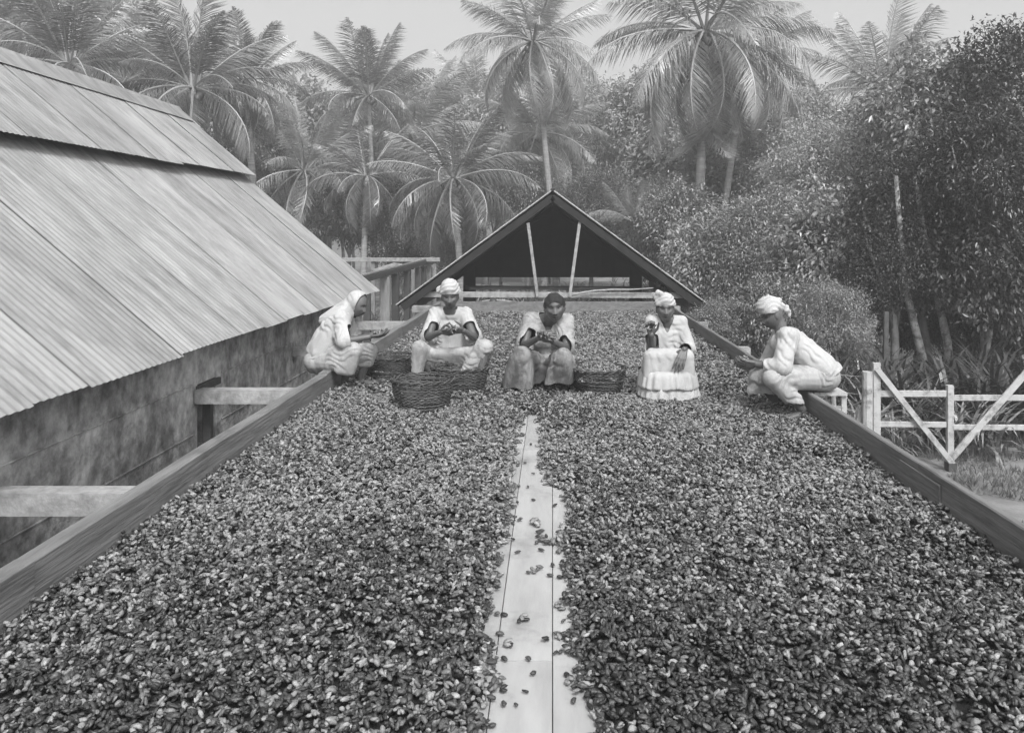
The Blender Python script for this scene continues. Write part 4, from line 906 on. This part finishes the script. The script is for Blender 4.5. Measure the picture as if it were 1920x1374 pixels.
def palm(crown, base_uv, Y, Lpx, label, n=22, pale=0, seed=0, rad=.15, el_lo=-45, el_hi=78, lean=None, extra=(), trunk=True, cat='palm'):
    """crown (u, v) at distance Y; trunk foot at (u) base_uv"""
    rnd = random.Random(seed); c = P(crown[0], crown[1], Y); bx = X(base_uv, Y); by = Y + rnd.uniform(-.4, .6)
    root = empty('coconut_palm', (bx, by, GZ), label, cat, 'coconut palms around the drying floor')
    if trunk:
        pts = []; rad_ = []; N_ = 16
        for i in range(N_ + 1):
            t = i / N_; q = t * t * (3 - 2 * t) * .5 + t * .5
            pts.append(Vector((bx + (c.x - bx) * (t ** 1.5 * .7 + .3 * t), by + (c.y - by) * q, GZ - .1 + (c.z - GZ + .1) * t))); rad_.append(rad * (1.0 + .9 * math.exp(-t * 14)) * (1 - .28 * t) * (1 + .05 * (i % 2)))
        MB().tube(pts, rad_, 10).build('trunk', M['trunk'], root, True)
    L = Lpx * Y / F; off = c - Vector((bx, by, GZ))
    specs = []
    n += 9
    for i in range(n):
        t = (i + .5) / n; el = el_hi + (el_lo - el_hi) * t ** 1.15; specs.append((i * 137.5 + rnd.uniform(-14, 14), el + rnd.uniform(-7, 7), rnd.uniform(.85, 1.1)))
    specs += list(extra)
    for az, el, ls in specs:
        k = max(0, min(4, int((78 - el) / 26 + rnd.uniform(-.4, .9)))); me = FRONDS[(pale, k if el > 25 else min(k, 3), rnd.randrange(2))]
        o = bpy.data.objects.new('frond', me); C.objects.link(o); o.parent = root
        a = R(az); o.location = off + Vector((math.cos(a) * .1, math.sin(a) * .1, 0)); o.rotation_euler = Euler((R(rnd.uniform(-25, 25)), -R(el), a), 'XYZ'); s_ = L * ls; o.scale = (s_, s_, s_)
    if rad > .1:
        mb = MB()
        for i in range(7):
            a = i * 2.4; v, f = ell(off + Vector((math.cos(a) * .22, math.sin(a) * .22, -.22 - .05 * (i % 3))), (.11, .11, .13), None, 8, 6); mb.add(v, f)
        mb.build('coconut', M['frond'], root, True, world=False)
    return root
palm((1000, 78), 1046, 29, 175, 'tall pale palm whose curved trunk rises behind the peak of the gable roof', 24, 1, 1, .12, -55)
palm((1322, 58), 1312, 21, 260, 'huge drooping palm, tallest crown right of the gable', 28, 1, 2, .14, -78, 60)
palm((1400, 120), 1334, 23.5, 150, 'palm with slanting pale trunk just right of the huge drooping palm', 18, 1, 3, .11, -60, 60)
palm((690, 180), 706, 36, 140, 'upright palm alone against the sky left of centre', 20, 0, 4, .13, -35, 85)
palm((362, 165), 350, 24, 185, 'large palm rising over the ridge of the iron roof', 24, 0, 5, .15, -50, 85)
palm((460, 150), 480, 27, 130, 'dark palm with hanging skirt beside the right end of the ridge', 24, 0, 6, .14, -75, 80)
palm((850, 335), 868, 25, 165, 'low arching palm left of the gable roof', 22, 0, 7, .12, -55, 70)
palm((688, 330), 682, 29, 120, 'low palm with forked pale trunk behind the plank fence', 18, 0, 8, .12, -60, 70)
palm((570, 320), 560, 34, 150, 'pale spreading palm just beyond the edge of the iron roof', 20, 1, 9, .12, -45, 80)
palm((770, 250), 760, 40, 170, 'washed-out palm in the middle distance behind the arching palm', 22, 1, 10, .13, -55, 70)
palm((1010, 250), 1020, 34, 150, 'bushy palm crown low behind the gable peak', 22, 1, 11, .12, -55, 75)
palm((1190, 415), 1192, 22, 85, 'young stemless palm right of the gable peak', 11, 1, 12, .06, 10, 80, trunk=False)
palm((130, 120), 120, 22, 180, 'palm at the upper left corner above the ridge cap', 24, 0, 13, .15, -55, 80)
palm((235, 150), 260, 30, 150, 'smaller palm between the corner palm and the large roof palm', 20, 1, 14, .14, -50, 80)
palm((1655, 170), 1650, 26, 165, 'pale upright palm rising over the right-hand thicket', 18, 1, 15, .13, -30, 85)
palm((1810, 215), 1800, 17, 130, 'palm half hidden in the dark trees at the upper right', 16, 0, 16, .12, -55, 60)
palm((565, 185), 566, 60, 50, 'tiny distant palm on the skyline left of centre', 14, 0, 17, .12, -30, 85)
palm((30, 60), 20, 26, 190, 'palm at the far left edge of the frame', 20, 0, 18, .15, -55, 70)
palm((900, 190), 910, 44, 130, 'faint far palm behind the tall curved one', 18, 1, 19, .12, -50, 75)

def leafmesh(name, n_cl, per, leaf, seed, flat=1.0, long_=.42, R0=1.5):
    """crown of many drooping leaves gathered in twigs, radius R0"""
    r = np.random.default_rng(seed); cl = r.normal(size=(n_cl, 3)); cl /= np.linalg.norm(cl, axis=1)[:, None]
    lump = np.array([1 + .38 * mn.noise((p[0] * 1.9 + seed, p[1] * 1.9, p[2] * 1.9)) + .18 * mn.noise((p[0] * 5, p[1] * 5 + seed, p[2] * 5)) for p in cl])
    rad = R0 * lump * (.45 + .55 * r.random(n_cl) ** .45); c = cl * rad[:, None] * np.array([1, 1, flat])
    cc = np.repeat(c, per, 0); od = np.repeat(cl, per, 0); n = len(cc)
    pos = cc + r.normal(size=(n, 3)) * .13 * R0 / 1.5 + od * r.uniform(-.1, .12, n)[:, None]
    d = od * .7 + r.normal(size=(n, 3)) * .75; d[:, 2] -= .45; d /= np.linalg.norm(d, axis=1)[:, None]
    up = r.normal(size=(n, 3)) * .45 + np.array([0, 0, 1]); sd_ = np.cross(d, up); sd_ /= np.linalg.norm(sd_, axis=1)[:, None]; nn_ = np.cross(sd_, d)
    l = (leaf * r.uniform(.6, 1.25, n))[:, None]; w_ = l * long_ * .5
    b = pos; t = pos + d * l - nn_ * l * .12; m1 = pos + d * l * .45 + sd_ * w_ + nn_ * l * .05; m2 = pos + d * l * .45 - sd_ * w_ + nn_ * l * .05
    v = np.stack([b, m1, t, m2], 1).reshape(-1, 3); i = np.arange(n) * 4
    f = np.concatenate([np.stack([i, i + 1, i + 2], 1), np.stack([i, i + 2, i + 3], 1)])
    me = bpy.data.meshes.new(name); me.vertices.add(len(v)); me.vertices.foreach_set('co', v.ravel()); me.loops.add(len(f) * 3); me.loops.foreach_set('vertex_index', f.ravel())
    me.polygons.add(len(f)); me.polygons.foreach_set('loop_start', np.arange(len(f)) * 3); me.update(); me.validate(); return me
CR = {}
for mk in ('leaf', 'leaf_dark', 'leaf_pale'):
    for q in range(3):
        me = leafmesh('crown', (760, 560, 900)[q], (25, 20, 28)[q], (.115, .17, .09)[q], q + 10 * ('leaf', 'leaf_dark', 'leaf_pale').index(mk)); me.materials.append(M[mk]); CR[(mk, q)] = me
tree_n = 0
def tree(u, v, rpx, Y, mk, label, foot_u=None, squash=1.0, name='tree', slim=.07, cat='tree', limbs=5):
    global tree_n; tree_n += 1; rnd = random.Random(tree_n * 7)
    c = P(u, v, Y); r = rpx * Y / F; fx_ = X(foot_u, Y) if foot_u is not None else c.x + rnd.uniform(-.3, .3)
    root = empty(name, (fx_, Y, GZ), label, cat)
    o = bpy.data.objects.new('crown', CR[(mk, tree_n % 3)]); C.objects.link(o); o.parent = root; o['kind'] = 'stuff'
    o.location = c - Vector((fx_, Y, GZ)); s_ = r / 1.5; o.scale = (s_, s_, s_ * squash); o.rotation_euler = (0, 0, rnd.uniform(0, 6.28))
    mb = MB(); top = c - Vector((0, 0, r * squash * .35)); b = Vector((fx_, Y, GZ - .05))
    pts = [b.lerp(top, t) + Vector((.06 * r * math.sin(t * 5 + tree_n), .05 * math.cos(t * 4), 0)) for t in np.linspace(0, 1, 8)]
    mb.tube(pts, [slim * (1.25 - .6 * t) for t in np.linspace(0, 1, 8)], 8); mb.build('trunk', M['bark'], root, True)
    for k in range(limbs):
        a = 2 * math.pi * k / limbs + rnd.uniform(-.4, .4); st_ = pts[4 + k % 3]; e = c + Vector((math.cos(a) * r * .65, math.sin(a) * r * .65, r * squash * rnd.uniform(-.1, .6)))
        MB().tube([st_, st_.lerp(e, .5) + Vector((0, 0, .1 * r)), e], [slim * .6, slim * .4, slim * .15], 6).build('limb', M['bark'], root, True)
    return root
T = [
 (1275, 415, 70, 20.3, 'leaf', 'bushy small tree covering the feet of the two palm trunks'),
 (1120, 395, 75, 27, 'leaf', 'bush just behind the right slope of the gable roof peak'),
 (1240, 430, 95, 25, 'leaf_pale', 'leafy cocoa tree behind the young stemless palm'),
 (1330, 505, 90, 18, 'leaf_pale', 'bright-leaved cocoa tree just beyond the right eave'),
 (1440, 470, 110, 17, 'leaf', 'broad cocoa tree above the profile woman'),
 (1385, 350, 120, 27, 'leaf_pale', 'cocoa tree at the foot of the huge drooping palm'),
 (1560, 480, 115, 15.5, 'leaf', 'cocoa tree behind the fence wires, right of the broad one'),
 (1545, 350, 115, 19, 'leaf_pale', 'tall rounded tree in the middle of the right thicket'),
 (1500, 260, 95, 26, 'leaf_pale', 'pale treetop on the skyline right of the drooping palm'),
 (1270, 320, 100, 30, 'leaf_pale', 'hazy tree between the two tall palms'),
 (1150, 270, 110, 38, 'leaf_pale', 'pale distant tree right of the curved palm trunk'),
 (1640, 300, 115, 20, 'leaf', 'tree standing under the pale upright palm'),
 (1740, 220, 120, 17, 'leaf', 'high tree crown near the upper right corner'),
 (1720, 400, 130, 14.5, 'leaf_dark', 'dark dense tree on two slim trunks behind the gate'),
 (1835, 330, 120, 13.5, 'leaf_dark', 'dark tree at the right edge below the hidden palm'),
 (1850, 500, 110, 13.5, 'leaf_dark', 'lowest dark tree crown at the right edge'),
 (1660, 500, 85, 14, 'leaf_dark', 'dark bush above the old post'),
 (1900, 180, 130, 16, 'leaf_dark', 'tree crown cut by the upper right corner'),
 (1440, 590, 70, 14.5, 'leaf', 'low bush directly behind the headscarf of the profile woman'),
 (1560, 600, 70, 13.5, 'leaf', 'low bush behind the back of the profile woman'),
 (1345, 610, 50, 14.5, 'leaf', 'weedy shrub against the right rail beneath the eave'),
 (1715, 590, 70, 15.6, 'leaf_dark', 'low dark bush between the two slim trunks behind the gate'),
 (1815, 600, 75, 15.2, 'leaf_dark', 'low dark bush right of the slim trunks'),
 (1900, 590, 80, 14.5, 'leaf_dark', 'low dark bush cut by the right edge of the frame'),
 (640, 345, 80, 38, 'leaf_pale', 'pale leafy tree between the two lowest palms left of the gable'),
 (800, 330, 95, 44, 'leaf_pale', 'pale leafy mass behind the low arching palm'),
 (1070, 215, 80, 46, 'leaf_pale', 'pale far treetop just right of the tall curved palm crown'),
 (1220, 225, 90, 37, 'leaf_pale', 'pale treetop between the curved palm and the huge drooping palm'),
 (1345, 300, 80, 27, 'leaf_pale', 'pale tree directly behind the two bare palm trunks'),
 (1450, 330, 90, 24, 'leaf_pale', 'pale tree right of the slanting palm trunk'),
 (930, 245, 70, 41, 'leaf_pale', 'pale tree behind the left fronds of the curved palm'),
 (770, 425, 85, 30, 'leaf_dark', 'dark round bush left of the gable roof'),
 (850, 440, 60, 27, 'leaf', 'small tree at the foot of the arching palm trunk'),
 (655, 395, 65, 34, 'leaf_dark', 'dark bush behind the forked palm trunk'),
 (930, 330, 80, 36, 'leaf_pale', 'tree left of the gable peak'),
 (985, 345, 55, 30, 'leaf', 'small tree directly behind the gable peak'),
 (560, 260, 100, 42, 'leaf_pale', 'pale tree just right of the dark skirted palm'),
 (650, 270, 90, 46, 'leaf_pale', 'pale tree below the sky-lit upright palm'),
 (770, 230, 90, 52, 'leaf_pale', 'pale far tree left of the faint palm'),
 (880, 240, 90, 50, 'leaf_pale', 'pale far tree below the faint palm'),
 (560, 370, 70, 36, 'leaf', 'tree beyond the right edge of the iron roof'),
 (480, 260, 70, 34, 'leaf', 'tree close behind the end of the roof ridge'),
 (270, 140, 90, 34, 'leaf', 'tree behind the smaller palm over the ridge'),
 (90, 110, 110, 36, 'leaf_pale', 'tree behind the upper left corner palm'),
 (400, 210, 80, 33, 'leaf', 'tree filling the gap under the large roof palm'),
 (1020, 300, 70, 44, 'leaf_pale', 'far pale tree seen left of the curved trunk top'),
 (1400, 250, 90, 34, 'leaf_pale', 'pale tree behind the fronds of the drooping palm'),
 (180, 60, 90, 40, 'leaf_pale', 'far tree at the top left of the frame'),
 (1600, 420, 90, 21, 'leaf', 'tree deep in the thicket between the bright and the dark crowns'),
]
for t in T:
    kw = {}
    if 'two slim trunks' in t[5]: kw = dict(foot_u=1745, slim=.075)
    tree(*t, **kw)
for (pts, lab) in (([(1781, 700), (1776, 640), (1765, 590), (1755, 545), (1740, 480), (1715, 330)], 'right-hand slim mottled trunk behind the gate'), ([(1735, 690), (1722, 640), (1710, 590), (1700, 550), (1692, 490), (1680, 330)], 'left-hand slim mottled trunk behind the gate')):
    pp = [P(pts[0][0], 770, 13.7)] + [P(u, v, 13.7) for u, v in pts]; pp[0].z = GZ
    tag(MB().tube(pp, [.075, .072, .068, .064, .06, .05, .035], 8).build('slim_trunk', M['slim'], None, True), lab, 'tree trunk')

# strap-leaved plants behind the gate
def strap_mesh(seed, n=46, L=.75, wd=.035):
    r = random.Random(seed); mb = MB()
    for i in range(n):
        a = r.uniform(0, 6.28); el = r.uniform(.35, 1.45); l = L * r.uniform(.6, 1.1); b = Vector((r.uniform(-.12, .12), r.uniform(-.12, .12), r.uniform(0, .25))); p = b; pts = [p]
        for k in range(4):
            p = p + Vector((math.cos(a) * math.cos(el), math.sin(a) * math.cos(el), math.sin(el))) * l / 4; el -= r.uniform(.15, .5); pts.append(p)
        s_ = Vector((-math.sin(a), math.cos(a), 0)); v = []
        for k, q_ in enumerate(pts): w_ = wd * (.6, 1, .85, .55, .06)[k]; v += [q_ - s_ * w_ / 2, q_ + s_ * w_ / 2]
        mb.add(v, [(2*k, 2*k+1, 2*k+3, 2*k+2) for k in range(4)])
    me = bpy.data.meshes.new('leaves'); me.from_pydata(mb.v, [], mb.f); me.update(); return me
SM = [strap_mesh(k) for k in range(3)]
for m_ in SM: m_.materials.append(M['leaf'])
SMD = [m_.copy() for m_ in SM]
for m_ in SMD: m_.materials.clear(); m_.materials.append(M['leaf_dark'])
random.seed(21)
def weeds(name, spots, meshes, label, sc):
    v_all = []; f_all = []; 
    for (x, y_, s_) in spots:
        me = random.choice(meshes); a = random.uniform(0, 6.28); ca, sa = math.cos(a), math.sin(a); co = np.empty(len(me.vertices) * 3); me.vertices.foreach_get('co', co); co = co.reshape(-1, 3) * s_ * sc
        co = np.stack([co[:, 0] * ca - co[:, 1] * sa + x, co[:, 0] * sa + co[:, 1] * ca + y_, co[:, 2] + GZ], 1); off = sum(len(q) for q in v_all); v_all.append(co); f_all += [tuple(i + off for i in p.vertices) for p in me.polygons]
    o = mesh(name, np.concatenate(v_all), f_all, meshes[0].materials[0]); return tag(o, label, 'undergrowth', kind='stuff')
weeds('undergrowth', [(random.uniform(3.6, 9), random.uniform(11, 14.5), random.uniform(.9, 1.6)) for _ in range(150)], SMD, 'dark strap-leaved undergrowth behind the gate', 1.0)
weeds('undergrowth', [(random.uniform(2.4, 5.5), random.uniform(9.9, 16), random.uniform(.7, 1.25)) for _ in range(150)], SM, 'tall sunlit weeds along the outer side of the right rail', 1.0)
weeds('undergrowth', [(random.uniform(-6, 8), random.uniform(22.5, 32), random.uniform(.8, 1.7)) for _ in range(230)], SM, 'rank weeds growing behind the gable roof', 1.0)
def grass(name, n, x0, x1, y0, y1, h, label):
    r = np.random.default_rng(7); x = r.uniform(x0, x1, n); y_ = r.uniform(y0, y1, n); a = r.uniform(0, 6.28, n); l = h * r.uniform(.4, 1.2, n); w_ = .006 + .006 * r.random(n); ln = r.normal(0, .45, (n, 2)) * l[:, None]
    m_ = np.array([mn.noise((p * .8, q * .8, 2)) for p, q in zip(x, y_)]) > -.12; x, y_, a, l, w_, ln = x[m_], y_[m_], a[m_], l[m_], w_[m_], ln[m_]; n = len(x); z = np.full(n, GZ)
    v = np.stack([np.stack([x - np.cos(a) * w_, y_ - np.sin(a) * w_, z], 1), np.stack([x + np.cos(a) * w_, y_ + np.sin(a) * w_, z], 1), np.stack([x + ln[:, 0], y_ + ln[:, 1], z + l], 1)], 1).reshape(-1, 3)
    return tag(mesh(name, v, np.arange(n * 3).reshape(-1, 3), M['grass']), label, 'grass', kind='stuff')
grass('grass', 60000, 2.3, 9, 5.5, 16, .09, 'short patchy grass on the ground by the gate')
grass('grass', 26000, -7, 7, 15.5, 30, .16, 'rough grass behind the drying floor')

# ------------------------------------------------------------------ the humid air: one closed box of thin haze
hb = MB(); hb.v = [(x, y_, z) for z in (GZ - 1.2, 42) for y_ in (-40, 320) for x in (-340, 340)]; hb.f = [(0, 2, 3, 1), (4, 5, 7, 6), (0, 1, 5, 4), (2, 6, 7, 3), (0, 4, 6, 2), (1, 3, 7, 5)]
hm = bpy.data.materials.new('haze'); hm.use_nodes = True; t_ = hm.node_tree; t_.nodes.remove(t_.nodes['Principled BSDF'])
pv = t_.nodes.new('ShaderNodeVolumePrincipled'); pv.inputs['Color'].default_value = (.92, .92, .92, 1); pv.inputs['Density'].default_value = .0055; pv.inputs['Anisotropy'].default_value = .2
t_.links.new(pv.outputs[0], t_.nodes['Material Output'].inputs['Volume'])
tag(mesh('haze', hb.v, hb.f, hm), 'pale humid haze hanging over the plantation', 'haze', kind='stuff')
